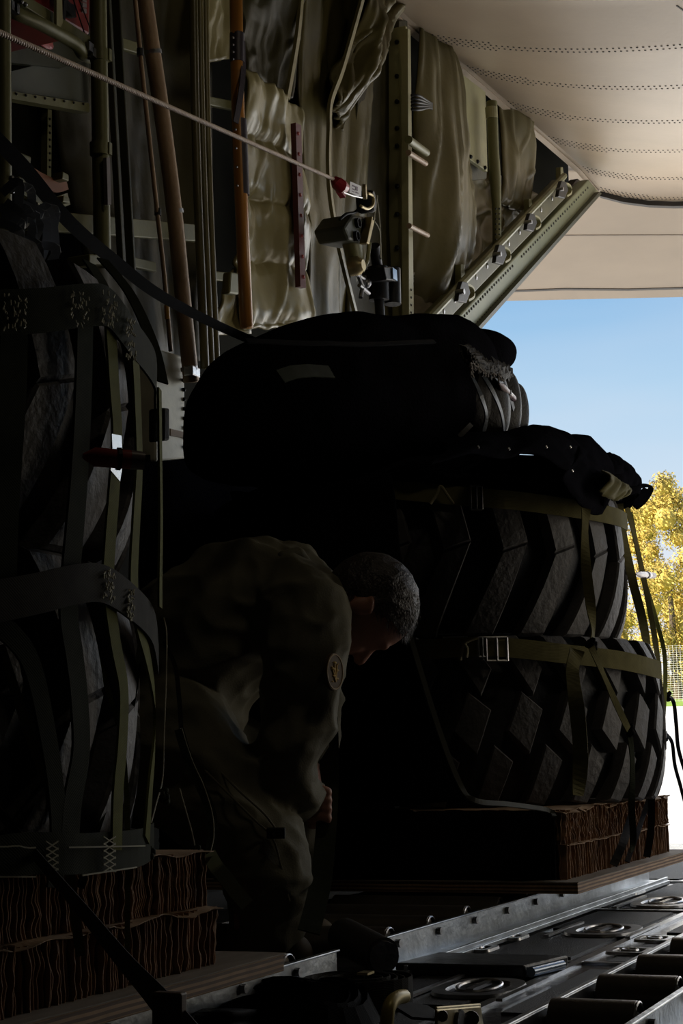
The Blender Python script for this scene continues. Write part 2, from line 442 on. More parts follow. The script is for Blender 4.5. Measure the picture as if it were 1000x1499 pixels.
# ---- light
w = bpy.data.worlds.new('sky'); SC.world = w; w.use_nodes = True; nt = w.node_tree; n = nt.nodes; L = nt.links
bg = n['Background']; tc = n.new('ShaderNodeTexCoord'); sp = n.new('ShaderNodeSeparateXYZ'); L.new(tc.outputs['Generated'], sp.inputs[0])
rp = n.new('ShaderNodeValToRGB'); e = rp.color_ramp.elements
e[0].position = .0; e[0].color = (.86,.86,.86,1); e[1].position = 1; e[1].color = (.10,.24,.60,1)
for pos, c in ((.10, (.80,.83,.89)), (.15, (.62,.76,.90)), (.215, (.42,.65,.87)), (.285, (.27,.50,.79)), (.4, (.15,.34,.68))):
    q = e.new(pos); q.color = (*c, 1)
L.new(sp.outputs['Z'], rp.inputs['Fac'])
cn = n.new('ShaderNodeTexNoise'); cn.inputs['Scale'].default_value = 3; cn.inputs['Detail'].default_value = 3
mp = n.new('ShaderNodeMapping'); mp.inputs['Scale'].default_value = (1,1,5); L.new(tc.outputs['Generated'], mp.inputs['Vector']); L.new(mp.outputs[0], cn.inputs['Vector'])
mx = n.new('ShaderNodeMix'); mx.data_type = 'RGBA'; mm = n.new('ShaderNodeMath'); mm.operation = 'MULTIPLY_ADD'; mm.inputs[1].default_value = .8; mm.inputs[2].default_value = -.3; mm.use_clamp = True
L.new(cn.outputs['Fac'], mm.inputs[0]); L.new(mm.outputs[0], mx.inputs[0]); L.new(rp.outputs['Color'], mx.inputs[6]); mx.inputs[7].default_value = (.80,.80,.86,1)
L.new(mx.outputs[2], bg.inputs['Color']); bg.inputs['Strength'].default_value = 1.0
sd = bpy.data.lights.new('sun', 'SUN'); sun = bpy.data.objects.new('sun', sd); COL.objects.link(sun)
sd.energy = 9.5; sd.angle = .01; sd.color = (1,.9,.74)
sun.rotation_euler = V((-.55,.62,.60)).to_track_quat('Z','Y').to_euler()
def area(name, loc, aim, sx, sy, pw, col):
    ld = bpy.data.lights.new(name, 'AREA'); ld.shape = 'RECTANGLE'; ld.size = sx; ld.size_y = sy; ld.energy = pw; ld.color = col
    o = bpy.data.objects.new(name, ld); COL.objects.link(o); o.location = loc; o.rotation_euler = (V(loc)-V(aim)).to_track_quat('Z','Y').to_euler(); return o
area('ramp_fill', (9.9,.9,1.9), (4,1.6,1.2), 3.0, 3.2, 66, (1,.96,.90))  # extra area lamp in the ramp opening, added on top of the sky
area('jump_door_fill', (5.35,-.88,1.0), (4.2,1.8,1.1), .85, 1.85, 11, (1,.85,.62))  # area lamp added in the unseen doorway to light the side faces
area('ceiling_fill', (2.5,-.4,3.9), (4.4,2.4,2.0), .5, .3, 4.2, (1,.86,.62))  # unseen lamp added near the ceiling to lift the dark interior
SC.view_settings.view_transform = 'Standard'; SC.view_settings.look = 'None'; SC.view_settings.gamma = 1; SC.view_settings.use_curve_mapping = False
SC.view_settings.exposure = 0

# ================================================================== PORT WALL FITTINGS
def sheet(name, corners, Y, m, amp=.03, seed=0, fu=2.0, fv=.8, quilt=None, parent=None, nu=36, nv=60, bulge=0.0, solid=.012, edge=0.0, yb=None):
    """hanging vinyl: corners TL,TR,BR,BL in pixels of the reference frame, laid on the wall plane, with folds towards the cabin"""
    Ys = Y if isinstance(Y, (list, tuple)) else [Y]*4
    tl, tr, br, bl = [P(c[0], c[1], Y=y) for c, y in zip(corners, Ys)]
    def fn(u, v):
        p = tl.lerp(tr, u).lerp(bl.lerp(br, u), v)
        q = V((u*fu+seed*3.7, v*fv+seed*1.3, seed))
        wq = q+V((.35*noise.noise(V((v*2.2+seed, u*1.5, 4))), 0, 0))
        f = noise.noise(wq*1.5); g = noise.noise(V((u*fu*4.5+v*2.5*noise.noise(V((seed, v*1.7, 1)))+seed, v*fv*1.8, seed+2)))
        rg = max(0, 1-abs(noise.noise(V((u*fu*2.1+v*1.2+seed, v*fv*1.6-u, seed+5))))*7)
        d = amp*(f*1.1+g*.30+rg*.22)
        if bulge: d += bulge*math.sin(PI*u)**.6*math.sin(PI*min(1, v*1.02))**.3
        if quilt:
            a = abs(math.sin(PI*u*quilt[0]+.15*math.sin(v*5))); b = abs(math.sin(PI*v*quilt[1]+.25*math.sin(u*3)))
            d += quilt[2]*(min(1, b*1.6))**.5*(.75+.25*min(1, a*2))-quilt[2]*.6
            d += amp*.55*noise.noise(V((u*11+seed, v*9, 2)))*(1-min(1, b*1.1))
        if edge: d -= edge*max(0, 1-u*8)+edge*max(0, 1-(1-u)*8)
        du = amp*.25*noise.noise(V((v*6, seed, 5.)))
        return p+V((du, -d, amp*.15*noise.noise(V((u*7, seed, 1.)))))
    mb = MB().grid(fn, nu, nv)
    return obj(name, mb, m, parent, smooth=True, solid=solid)
def px_box(mb, px0, py0, px1, py1, Y, t, mi=0):
    a, b, c, d = P(px0,py0,Y=Y), P(px1,py0,Y=Y), P(px1,py1,Y=Y), P(px0,py1,Y=Y)
    mb.prism([a,b,c,d], (0,t,0), mi); return mb
def px_poly(mb, pts, Y, t, mi=0): return mb.prism([P(a,b,Y=Y) for a,b in pts], (0,t,0), mi)
def wall_ribbon(mb, pts, Y, w, t=.01, k=6, mi=0):
    return mb.ribbon(smooth_path([P(a,b,Y=Y) for a,b in pts], k), w, t, V((0,-1,0)), mi)

BG = 'padded insulation blankets on the side wall'
def blanket(name, label, *a, **k):
    o = sheet(name, *a, **k); return tag(o, label, 'insulation blanket', BG)
blanket('insulation_blanket', 'dark olive blanket hanging behind the brown pipe', [(60,-25),(292,-25),(300,530),(150,530)], 2.52, OLIVE_D, amp=.06, seed=1, fu=2.4, fv=.6)
blanket('insulation_blanket', 'short shiny olive blanket above the black leather sleeve of the pole', [(303,-25),(347,-25),(347,84),(300,93)], 2.42, OLIVE_B, amp=.03, seed=2, fu=1.4, fv=.7, nu=20, nv=24)
t = thing('insulation_blanket', 'dark blanket with a pale stitched hem above the bright quilt', 'insulation blanket', P(395,140,Y=2.4), BG)
sheet('blanket_panel', [(348,-25),(447,-25),(420,146),(352,110)], 2.40, OLIVE_D, amp=.04, seed=3, fu=1.8, fv=1, parent=t)
mb = MB(); wall_ribbon(mb, [(442,-15),(436,50),(428,100),(420,145)], 2.365, .022, .014); obj('stitched_hem', mb, OLIVE_B, t)
t = thing('quilted_blanket', 'bright shiny quilted olive blanket beside the dark red strip', 'insulation blanket', P(405,470,Y=2.4))
sheet('quilt', [(352,100),(439,160),(455,480),(360,480)], [2.36,2.34,2.34,2.36], OLIVE_B, amp=.045, seed=4, fu=1.0, fv=1.5, quilt=(2,4,.022), parent=t, nu=60, nv=110)
sheet('lower_flap', [(345,395),(362,400),(362,490),(300,490)], 2.40, OLIVE_B, amp=.03, seed=14, parent=t, nu=16, nv=20)
mb = MB(); px_poly(mb, [(433,180),(441,184),(448,422),(440,420)], 2.29, .02)
ms = obj('dark_red_strip', mb, MAROON, t)
mb = MB()
for k in range(8): rivet(mb, P(437+k*1.1,196+k*30,Y=2.288), (0,-1,0), .008)
pieces('snap', mb, mat('red snap', (.4,.08,.08), .4), ms)
blanket('insulation_blanket', 'flat dark blanket between the quilt and the curved pale seam', [(440,-25),(540,-25),(525,480),(446,480)], 2.46, OLIVE, amp=.05, seed=5, fu=1.8, fv=.9)
t = thing('insulation_blanket', 'crumpled glossy blanket bulging beside the curved pale seam', 'insulation blanket', P(500,170,Y=2.4), BG)
sheet('glossy_panel', [(530,-25),(600,-25),(508,190),(484,150)], [2.37,2.40,2.42,2.38], OLIVE, amp=.09, seed=6, fu=2.3, fv=1.5, parent=t, nu=50, nv=80, bulge=.06)
mb = MB(); wall_ribbon(mb, [(534,-15),(516,50),(500,105),(484,150),(482,190),(481,240),(484,290),(494,350),(508,410),(523,470)], 2.31, .020, .014)
obj('seam_piping', mb, OLIVE_B, t)
t = thing('studded_blanket', 'flat dark olive blanket with a column of black studs', 'insulation blanket', P(545,480,Y=2.45))
sheet('panel', [(520,20),(597,20),(598,480),(512,480)], 2.45, OLIVE_D, amp=.03, seed=7, fu=1.2, fv=.8, parent=t)
mb = MB()
for y in (62,112,149,188,214,273,314,363,422): mb.ball(P(581,y,Y=2.40), .011, 8)
pieces('stud', mb, BLACK, t)
mb = MB(); px_poly(mb, [(584,30),(597,30),(598,470),(585,470)], 2.41, .03); obj('edge_strip', mb, OLIVE_D, t, bevel=.004)
mb = MB(); px_poly(mb, [(597,42),(601,44),(606,470),(599,472)], 2.33, .03); px_poly(mb, [(594,38),(597,42),(599,472),(596,470)], 2.36, .08)
for k in range(4): rivet(mb, P(602,425+k*11,Y=2.329), (0,-1,0), .006, 1)
struct('trim_1', mb, [GREEN_L, RIVET])
blanket('insulation_blanket', 'large bulging blanket just aft of the pale upright, pierced by pipes', [(598,25),(670,92),(682,420),(600,490)], [2.44,2.4,2.4,2.46], OLIVE, amp=.07, seed=8, fu=1.7, fv=1.1, bulge=.12, nu=44, nv=90)
blanket('insulation_blanket', 'crumpled blanket behind the drilled tube', [(668,215),(800,300),(735,380),(655,470)], [2.5,2.5,2.48,2.48], OLIVE, amp=.12, seed=9, fu=2.5, fv=2.2, nu=60, nv=60)
blanket('insulation_blanket', 'small stiff blanket aft of the drilled tube', [(728,140),(774,180),(772,312),(728,300)], [2.46,2.4,2.4,2.46], OLIVE, amp=.04, seed=10, fu=1.3, fv=.8, bulge=.05, nu=30, nv=50)
blanket('insulation_blanket', 'triangular blanket low beside the sill rail', [(598,400),(676,430),(640,470),(598,480)], 2.43, OLIVE, amp=.08, seed=11, nu=30, nv=24)
# pale stiff panel
t = thing('metal_locker', 'pale green metal locker side with four screws beside the drilled tube', 'locker', P(690,260,Y=2.4))
mb = MB(); px_poly(mb, [(672,105),(711,135),(714,252),(674,224)], 2.36, .02); obj('face_plate', mb, GREEN_L, t, bevel=.003)
mb = MB(); px_poly(mb, [(674,236),(713,250),(712,262),(674,266)], 2.40, .05); obj('shaded_lip', mb, GREEN_D, t)  # lip below the plate, its bottom shade put into the dark colour
mb = MB()
for a, b in ((678,222),(689,230),(699,237),(710,246)): mb.ball(P(a,b,Y=2.358), .011, 8)
pieces('screw', mb, BLACK, t)
t = thing('drilled_tube', 'upright olive tube with lightening holes, tail of the side wall', 'tube', P(728,380,Y=2.3))
mb = MB(); mb.tube([P(720,150,Y=2.30),P(722,215,Y=2.30),P(725,262,Y=2.30),P(727,300,Y=2.30),P(728,372,Y=2.30)], [.027,.027,.028,.023,.020], 16); obj('tube', mb, GREEN_P, t, smooth='auto')
mb = MB()
for k in range(7): mb.ball(P(726,306+k*7.5,Y=2.276), .005, 6); mb.ball(P(731,306+k*7.5,Y=2.278), .005, 6)
pieces('hole', mb, BLACK, t)
mb = MB(); mb.tube([P(719,158,Y=2.30),P(720,174,Y=2.30)], .030, 16); obj('collar', mb, GREEN_L, t)
for a, b, c, d, r, mm, lb in ((598,205,624,224,.017,GREEN_P,'upper olive pipe stub poking from the bulging blanket'), (598,224,623,240,.012,PIPE,'thin brown pipe stub under the upper olive one'), (599,331,626,345,.011,PIPE,'brown pipe stub low in the bulging blanket')):
    mb = MB(); mb.tube([P(a,b,Y=2.22),P(c,d,Y=2.30)], r, 12); tag(obj('pipe_stub', mb, mm, smooth='auto'), lb, 'pipe')
mb = MB()
for k in range(5): mb.tube(smooth_path([P(602,140+k*5,Y=2.24),P(614,141+k*5,Y=2.22),P(628,150+k*2,Y=2.25),P(632,152+k*2,Y=2.34)], 5), .006, 8)
tag(obj('cable_bundle', mb, BLACK, smooth=True), 'black cable bundle entering the bulging blanket near its top', 'cables')

# sill rail, latches and outer beam
t = thing('sill_rail', 'olive sloping inner rail with pale rivets under the blankets', 'rail', P(700,420,Y=2.3))
mb = MB(); px_poly(mb, [(618,478),(640,486),(838,280),(822,262)], 2.30, .06); obj('rail', mb, mat('sill green paint', (.09,.085,.038), .5, .1, .2, 8, .06, 50), t, bevel=.006)
mb = MB(); mb.tube([P(622,472,Y=2.27),P(826,258,Y=2.27)], .018, 8); obj('rail_edge', mb, GREEN_P, t)
for k in range(12): f = k/12; mb = MB(); mb.ball(P(634+190*f,472-198*f,Y=2.285), .010, 8, (1,.6,1.5)); obj('rail_rivet', mb, STEEL, t)
mb = MB(); px_poly(mb, [(636,488),(668,496),(868,282),(846,262)], 2.42, .05); struct('trim_2', mb, mat('brown gap shade', (.05,.035,.025), .6))  # dark strip filling the gap, with the shade put into its colour
def latch(px, py, s, label):
    t = thing('door_latch', label, 'latch', P(px,py+15*s,Y=2.25), 'latches along the sill rail')
    mb = MB(); px_poly(mb, [(px-9*s,py+14*s),(px+3*s,py+17*s),(px+9*s,py+2*s),(px+5*s,py-13*s),(px-3*s,py-15*s),(px-7*s,py-2*s)], 2.24, .02); px_poly(mb, [(px-9*s,py+14*s),(px+3*s,py+17*s),(px+9*s,py+2*s),(px+5*s,py-13*s),(px-3*s,py-15*s),(px-7*s,py-2*s)], 2.17, .02)
    obj('latch_plate', mb, BLACK, t, bevel=.003)
    mb = MB(); mb.ribbon(smooth_path([P(px-6*s,py+12*s,Y=2.2),P(px-8*s,py-2*s,Y=2.2),P(px,py-9*s,Y=2.2),P(px+9*s,py-4*s,Y=2.2),P(px+10*s,py+8*s,Y=2.2),P(px+2*s,py+14*s,Y=2.2)],5), .03, .010, V((0,0,1)))
    for i in range(len(mb.v)): pass
    obj('latch_hook', mb, GREEN_L, t)
    mb = MB(); a = P(px,py,Y=2.15); mb.tube([a,a+V((0,.04,0))], .012*s, 12); obj('latch_pin', mb, STEEL_D, t)
    mb = MB(); px_poly(mb, [(px-5*s,py-10*s),(px+3*s,py-9*s),(px-1*s,py-40*s),(px-5*s,py-40*s)], 2.30, .03); obj('latch_arm', mb, GREEN_P, t, bevel=.003)
latch(680,427,1.0,'lowest latch on the sill rail, next to the black load')
latch(734,372,.92,'second latch up the sill rail, under the drilled tube')
latch(779,325,.84,'third latch up the sill rail')
latch(825,277,.8,'highest latch on the sill rail, near the beam tip')
t = thing('sill_beam', 'long green riveted beam sloping up to meet the cargo door', 'beam', P(760,400,Y=2.3))
bp = [(650,486),(684,500),(878,282),(862,263)]
mb = MB(); px_poly(mb, bp, 2.32, .07); obj('beam', mb, mat('beam green paint', (.17,.185,.10), .45, .1, .12, 6, .05, 50), t, bevel=.008)
mb = MB(); px_poly(mb, [(683,499),(688,501),(881,284),(878,281)], 2.29, .10); obj('beam_flange', mb, GREEN_D, t)
mb = MB()
for k in range(60):
    f = k/60
    if 26 < k < 30: continue
    rivet(mb, P(664+200*f,480-208*f,Y=2.318), (0,-1,0), .008)
for k in range(60):
    f = k/60; rivet(mb, P(680+192*f,492-207*f,Y=2.318), (0,-1,0), .0035)
obj('beam_rivets', mb, RIVET, t)

# poles, pipes, rails forward
def upright(px0, py0, px1, py1, Y, r, m, n=16): return MB().tube([P(px0,py0,Y=Y), P(px1,py1,Y=Y)], r, n)
t = thing('stanchion', 'olive support pole at the picture edge above the strapped load', 'pole', P(8,380,Y=1.9))
mb = MB().tube([P(3,-30,Y=1.9),P(5,380,Y=1.9)], .018, 16)
obj('pole', mb, GREEN_P, t, smooth='auto')
mb = MB()
for y in (262,280): mb.ball(P(17,y,Y=1.88), .007, 8)
pieces('bolt', mb, STEEL_D, t)
t = thing('stanchion', 'olive support pole with clamps standing behind the black slanting strap', 'pole', P(150,385,Y=2.0))
mb = MB().tube([P(143,-30,Y=2.0),P(150,390,Y=2.0)], .0205, 18); obj('pole', mb, GREEN_P, t, smooth='auto')
for y in (82,219): mb = MB().tube([P(145,y-9,Y=2.0),P(145.3,y+9,Y=2.0)], .0225, 18); mb.box(P(157,y,Y=1.985), (.012,.02,.03)); obj('clamp', mb, GREEN_P, t, smooth='auto')
mb = MB(); px_poly(mb, [(156,231),(161,231),(163,300),(158,300)], 1.97, .01); obj('label_strip', mb, mat('grey tape', (.18,.15,.15), .6), t)
mb = MB(); px_poly(mb, [(131,372),(160,374),(160,388),(131,388)], 1.95, .06); obj('foot_bracket', mb, GREEN_P, t, bevel=.003)
# channel frame
mb = MB(); px_poly(mb, [(158,-30),(162,-30),(186,400),(181,400)], 2.28, .02); px_poly(mb, [(162,-30),(173,-30),(197,400),(186,400)], 2.32, .02); px_poly(mb, [(173,-30),(176,-30),(200,400),(197,400)], 2.28, .05)
struct('trim_3', mb, GREEN_D, bevel=.003)
# brown pipe + thin conduit
t = thing('brown_pipe', 'long brown pipe leaning along the wall with metal bands', 'pipe', P(285,560,Y=2.25))
pp = [(206,-40),(221,60),(238,175),(254,300),(266,420),(280,560)]
mb = MB().tube(smooth_path([P(a,b,Y=2.25) for a,b in pp],6), .0235, 20); obj('pipe', mb, PIPE, t, smooth=True)
for a,b in ((224,77),(256,310),(277,540)):
    d = P(a+2,b+14,Y=2.25)-P(a,b,Y=2.25); d.normalize(); mb = MB().tube([P(a,b,Y=2.25)-d*.006,P(a,b,Y=2.25)+d*.006], .0255, 20); obj('pipe_band', mb, STEEL_D, t, smooth='auto')
mb = MB(); mb.box(P(281,545,Y=2.24), (.05,.03,.03)); obj('end_clamp', mb, STEEL, t, bevel=.004)
t = thing('thin_conduit', 'thin conduit running beside the brown pipe', 'pipe', P(250,510,Y=2.2))
pp = [(194,-40),(205,75),(216,180),(230,310),(240,400),(250,515)]
mb = MB().tube(smooth_path([P(a,b,Y=2.22) for a,b in pp],6), .0065, 10); obj('conduit', mb, PIPE, t, smooth=True)
for a,b in ((205,77),(231,311)): mb = MB().tube([P(a,b-5,Y=2.22),P(a,b+5,Y=2.22)], .0095, 10); obj('coupling', mb, BLACK, t, smooth='auto')
mb = MB().tube([P(244,448,Y=2.22),P(245.5,468,Y=2.22)], .0075, 10); obj('amber_band', mb, mat('amber tape', (.55,.28,.04), .4), t)
# piped seams (double roll)
mb = MB()
for dx, r in ((0,.014),(9,.012),(17,.0125)): mb.tube(smooth_path([P(283+dx,-30,Y=2.33),P(284+dx,60,Y=2.33),P(286+dx,170,Y=2.33),P(290+dx,300,Y=2.33),P(295+dx,420,Y=2.33),P(300+dx,540,Y=2.33)],8), r, 12)
tag(obj('rolled_seam', mb, OLIVE, smooth=True), 'three rolled vinyl edges running up beside the brown pipe', 'vinyl edging')
# cross rails
for pts, Y, w, lb in (([(36,322),(285,342)], 2.40, .055, 'long olive cross rail behind the poles'), ([(150,375),(225,392)], 2.42, .03, 'short lower cross rail near the pole foot'), ([(300,148),(352,158)], 2.40, .03, 'upper bracket rail behind the leather sleeve'), ([(160,60),(200,72)], 2.4, .035, 'small bracket bar near the channel top'), ([(302,404),(352,408)], 2.40, .03, 'lower bracket rail behind the wooden pole')):
    mb = MB(); a, b = P(*pts[0],Y=Y), P(*pts[1],Y=Y); mb.bar(a, b, .02, w); tag(obj('cross_rail', mb, GREEN_P, bevel=.003), lb, 'rail')
mb = MB(); px_poly(mb, [(338,398),(352,400),(350,432),(336,430)], 2.30, .03); tag(obj('pole_bracket', mb, GREEN_P, bevel=.006), 'small plate bracket behind the wooden pole', 'bracket')
# wooden pole with leather sleeve
t = thing('wooden_pole', 'varnished orange wooden pole with black leather sleeves', 'pole', P(360,475,Y=2.2))
mb = MB().tube([P(345,-30,Y=2.2),P(348,150,Y=2.2),P(353,290,Y=2.2),P(361,480,Y=2.2)], .0205, 20); obj('shaft', mb, WOOD, t, smooth=True)
def sleeve(y0, y1, x0, x1, r): 
    mb = MB().tube([P(x0,y0,Y=2.2),P(x1,y1,Y=2.2)], r, 20); s = obj('leather_sleeve', mb, LEATH, t, smooth='auto')
    mb = MB()
    for k in range(4): f = (k+.5)/4; mb.ball(P(x0+(x1-x0)*f-6, y0+(y1-y0)*f, Y=2.180), .0045, 8)
    pieces('sleeve_rivet', mb, STEEL_D, s)
sleeve(50,92,347,347,.0235); sleeve(176,286,350,354,.0245)
mb = MB().ribbon(smooth_path([P(355,60,Y=2.18),P(356,100,Y=2.18),P(352,140,Y=2.17),P(345,180,Y=2.18)],6), .022, .004, V((-.3,-1,0))); obj('leather_strap', mb, LEATH, t)
# red case in its rack
t = thing('red_case', 'red case with a black strap held in the olive rack', 'case', P(70,40,Y=2.1))
mb = MB(); px_poly(mb, [(25,-40),(133,-40),(131,52),(28,-8)], 2.10, .25); obj('case_body', mb, RED, t, bevel=.006)
mb = MB(); wall_ribbon(mb, [(82,-30),(88,0),(98,14),(106,18)], 2.08, .03, .02); wall_ribbon(mb, [(92,-20),(93,10),(90,36)], 2.06, .012, .01); pieces('case_strap', mb, BLACK, t)
mb = MB()
for a,b,c,d in ((104,-10,128,62),(112,-10,139,60)): mb.tube([P(a,b,Y=2.06),P(c,d,Y=2.06)], .0018, 6)
pieces('case_cord', mb, BLACK, t)
mb = MB()
for k in range(3): px_poly(mb, [(121,k*8-4),(127,k*8-2),(127,k*8+4),(121,k*8+2)], 2.095, .004)
pieces('case_label', mb, mat('grey tape', (.18,.15,.15), .6), t)
t = thing('equipment_rack', 'olive angle rack with a curved tube under the red case', 'rack', P(80,80,Y=2.1))
mb = MB(); mb.bar(P(22,-4,Y=2.05), P(138,70,Y=2.05), .02, .03); mb.bar(P(142,-40,Y=2.05), P(144,72,Y=2.05), .02, .014, up=(1,0,0)); px_poly(mb, [(139,42),(146,44),(146,76),(131,70),(132,62),(139,64)], 2.03, .01)
obj('angle_frame', mb, GREEN_P, t, bevel=.002)
mb = MB().tube(smooth_path([P(14,14,Y=2.03),P(28,22,Y=2.02),P(60,36,Y=2.01),P(100,58,Y=2.01),P(114,68,Y=2.01),P(120,78,Y=2.02),P(130,84,Y=2.04)],6), .0155, 16); obj('curved_tube', mb, GREEN_P, t, smooth=True)
mb = MB()
for a,b in ((18,10),(22,13),(131,70),(136,78)): mb.box(P(a,b,Y=2.0), (.02,.012,.022))
for a,b in ((31,3),(37,7),(134,62),(139,66)): mb.ball(P(a,b,Y=2.035), .006, 8)
pieces('rack_bolt', mb, STEEL_D, t)
mb = MB(); px_poly(mb, [(83,-6),(91,-2),(92,34),(88,42),(83,38)], 2.02, .008); obj('drilled_hanger', mb, GREEN_L, t)
mb = MB(); px_poly(mb, [(16,28),(90,45),(135,85),(90,100),(16,92)], 2.35, .02); obj('perforated_shelf', mb, GREEN_D, t)
mb = MB()
for a,b,c in ((26,36,16),(62,57,17)): mb.ball(P(a,b,Y=2.34), .055, 16, (1,.1,.4))
pieces('shelf_hole', mb, RED_D, t)
# shelf panel
t = thing('metal_shelf', 'dim grey green metal sheet with a folded lower edge behind the poles', 'panel', P(70,150,Y=2.35))
mb = MB(); px_poly(mb, [(17,105),(75,90),(130,92),(130,150),(17,134)], 2.36, .02); obj('sheet', mb, mat('grey green paint', (.11,.12,.10), .5), t)
mb = MB(); px_poly(mb, [(17,134),(131,152),(131,165),(17,145)], 2.33, .03); obj('folded_edge', mb, GREEN_P, t)
mb = MB()
for k in range(8): rivet(mb, P(24+k*14,138+k*2.1,Y=2.328), (0,-1,0), .004)
pieces('rivet', mb, RIVET, t)
mb = MB(); px_poly(mb, [(70,160),(76,162),(75,260),(69,258)], 2.40, .02)
for k in range(8): rivet(mb, P(73,175+k*10,Y=2.399), (0,-1,0), .004, 1)
tag(obj('drilled_strip', mb, [GREEN_P, RIVET]), 'narrow drilled upright strip below the metal sheet', 'strip')
# bracket with orange strap
t = thing('strap_bracket', 'small bracket holding an orange strap beside the edge pole', 'bracket', P(65,290,Y=2.2))
mb = MB(); px_poly(mb, [(27,222),(46,230),(45,242),(26,234)], 2.15, .04); px_poly(mb, [(28,258),(47,268),(47,276),(27,266)], 2.15, .04); px_poly(mb, [(92,251),(101,256),(101,266),(91,262)], 2.15, .03); px_poly(mb, [(93,286),(102,290),(102,298),(92,296)], 2.15, .03); pieces('bracket_arm', mb, GREEN_P, t, bevel=.003)
mb = MB(); wall_ribbon(mb, [(40,252),(60,264),(80,272),(96,268)], 2.18, .035, .008); obj('orange_strap', mb, mat('orange strap', (.22,.07,.02), .6), t)
mb = MB(); wall_ribbon(mb, [(20,270),(45,285),(75,298),(98,292)], 2.22, .03, .012); obj('lower_band', mb, GREEN_P, t)
# riveted box
t = thing('riveted_box', 'pale grey riveted metal box between the two loads', 'box', P(255,668,Y=2.3))
mb = MB(); px_poly(mb, [(228,510),(270,522),(272,672),(228,676)], 2.28, .22); obj('box_body', mb, mat('grey box paint', (.66,.64,.52), .5, .1, .18, 9, .08, 50), t, bevel=.006)
mb = MB()
for k in range(10): mb.ball(P(268.5+.25*k,529+k*14,Y=2.278), .0062, 8)
pieces('rivet', mb, BLACK, t)
mb = MB(); px_poly(mb, [(250,628),(270,633),(271,642),(250,638)], 2.277, .004); obj('tan_tape', mb, mat('tan tape', (.42,.30,.2), .7), t)
mb = MB(); px_poly(mb, [(240,597),(249,598),(249,645),(240,646)], 2.20, .05); obj('black_latch', mb, BLACK, t, bevel=.006)

# black sheet added along the wall for the dark area under the box
def darkf(u, v):
    a = P(195, 668, Y=2.30).lerp(P(420, 655, Y=2.30), u); return V((a.x, a.y+.02*nz((u*5, v*6, 3))-.03*math.sin(v*PI), a.z*(1-v)+.25*v))
tag(obj('dark_sheet', MB().grid(darkf, 30, 40), CANVAS, smooth=True, solid=.02), 'black sheet added against the wall to darken the area under the grey riveted box', 'dark sheet')

# ---- static line cable with its fittings
t = thing('steel_cable', 'taut twisted pale cable crossing in front of the side wall', 'cable', P(245,160,Y=2.1))
A0 = P(491,264,Y=2.05); B0 = P(-60,22,X=2.2)
mb = MB(); Lc = (A0-B0).length; d = (A0-B0).normalized(); u = d.orthogonal().normalized(); w_ = d.cross(u); n_ = int(Lc/.0035)
for s_ in range(3):
    pts = []
    for i in range(n_+1):
        a = 2*PI*s_/3+2*PI*i*.0035/.030; q = B0.lerp(A0, i/n_); pts.append(q+(u*math.cos(a)+w_*math.sin(a))*.0036)
    mb.tube(pts, .0029, 6)
obj('strand', mb, mat('pale plastic cable', (.62,.50,.42), .45, .0, .1), t, smooth=True)
e0 = P(500,272,Y=2.04)
t = thing('cable_end_fitting', 'dark red sleeve and eye where the pale cable ends', 'fitting', e0)
mb = MB(); mb.tube([P(488,262,Y=2.05),P(493,268,Y=2.04),P(499,273,Y=2.03),P(505,275,Y=2.03)], [.012,.022,.024,.017], 14); mb.box(P(499,282,Y=2.04), (.04,.02,.02), ux=V((1,0,-.3))); obj('red_sleeve', mb, mat('crimson sleeve', (.30,.02,.03), .35), t, bevel=.003)
mb = MB(); mb.tube([P(502,276,Y=2.03),P(512,281,Y=2.03),P(524,287,Y=2.03)], .004, 8); mb.tube([P(503,282,Y=2.03),P(516,287,Y=2.03),P(530,290,Y=2.03)], .003, 8); obj('pin', mb, STEEL, t)
mb = MB(); px_poly(mb, [(513,266),(529,273),(529,288),(512,282)], 2.02, .003)
tgm = obj('inspection_tag', mb, WHITE, t)
mb = MB()
for k, (x, y, w1, h1) in enumerate(((516,271,4,2),(521,273,3,6),(516,276,4,1.5),(521,281,4,1.5),(516,280,3,1))): px_poly(mb, [(x,y),(x+w1,y+w1*.4),(x+w1,y+w1*.4+h1),(x,y+h1)], 2.018, .001)
obj('tag_print', mb, mat('grey print', (.25,.2,.25), .6), tgm)
mb = MB().lathe(P(534,281,Y=2.03), [(.010,-.008),(.026,-.006),(.026,.006),(.010,.008),(.010,-.008)], 20, (.3,-1,0)); obj('eye_plate', mb, BRASS, t, smooth='auto')
# winch unit
t = thing('cable_retriever', 'olive winch unit with two round ports hanging on the wall', 'winch', P(535,400,Y=2.2))
mb = MB(); px_poly(mb, [(516,314),(548,319),(541,358),(512,352),(504,332)], 2.12, .12); obj('housing', mb, GREEN_D, t, bevel=.01)
mb = MB(); px_poly(mb, [(545,317),(550,319),(541,358),(537,356)], 2.09, .03); obj('side_plate', mb, BRASS, t, bevel=.003)
for y in (327,346): mb = MB().lathe(P(523.5-(y-327)*.1,y,Y=2.115), [(.0,.0),(.011,.0),(.015,.008),(.018,.008),(.018,-.01)], 20, (0,-1,0)); obj('round_port', mb, BLACK, t, smooth='auto')
mb = MB(); px_poly(mb, [(532,320),(541,322),(536,355),(529,353)], 2.117, .004); o_ = obj('data_plate', mb, BLACK, t)
mb = MB(); c0 = P(536,296,Y=2.08); mb.lathe(c0, [(.0,.03),(.035,.03),(.04,.02),(.04,-.02),(.035,-.03),(.0,-.03)], 24, (.2,-1,0)); obj('shackle_hub', mb, BLACK, t, smooth='auto')
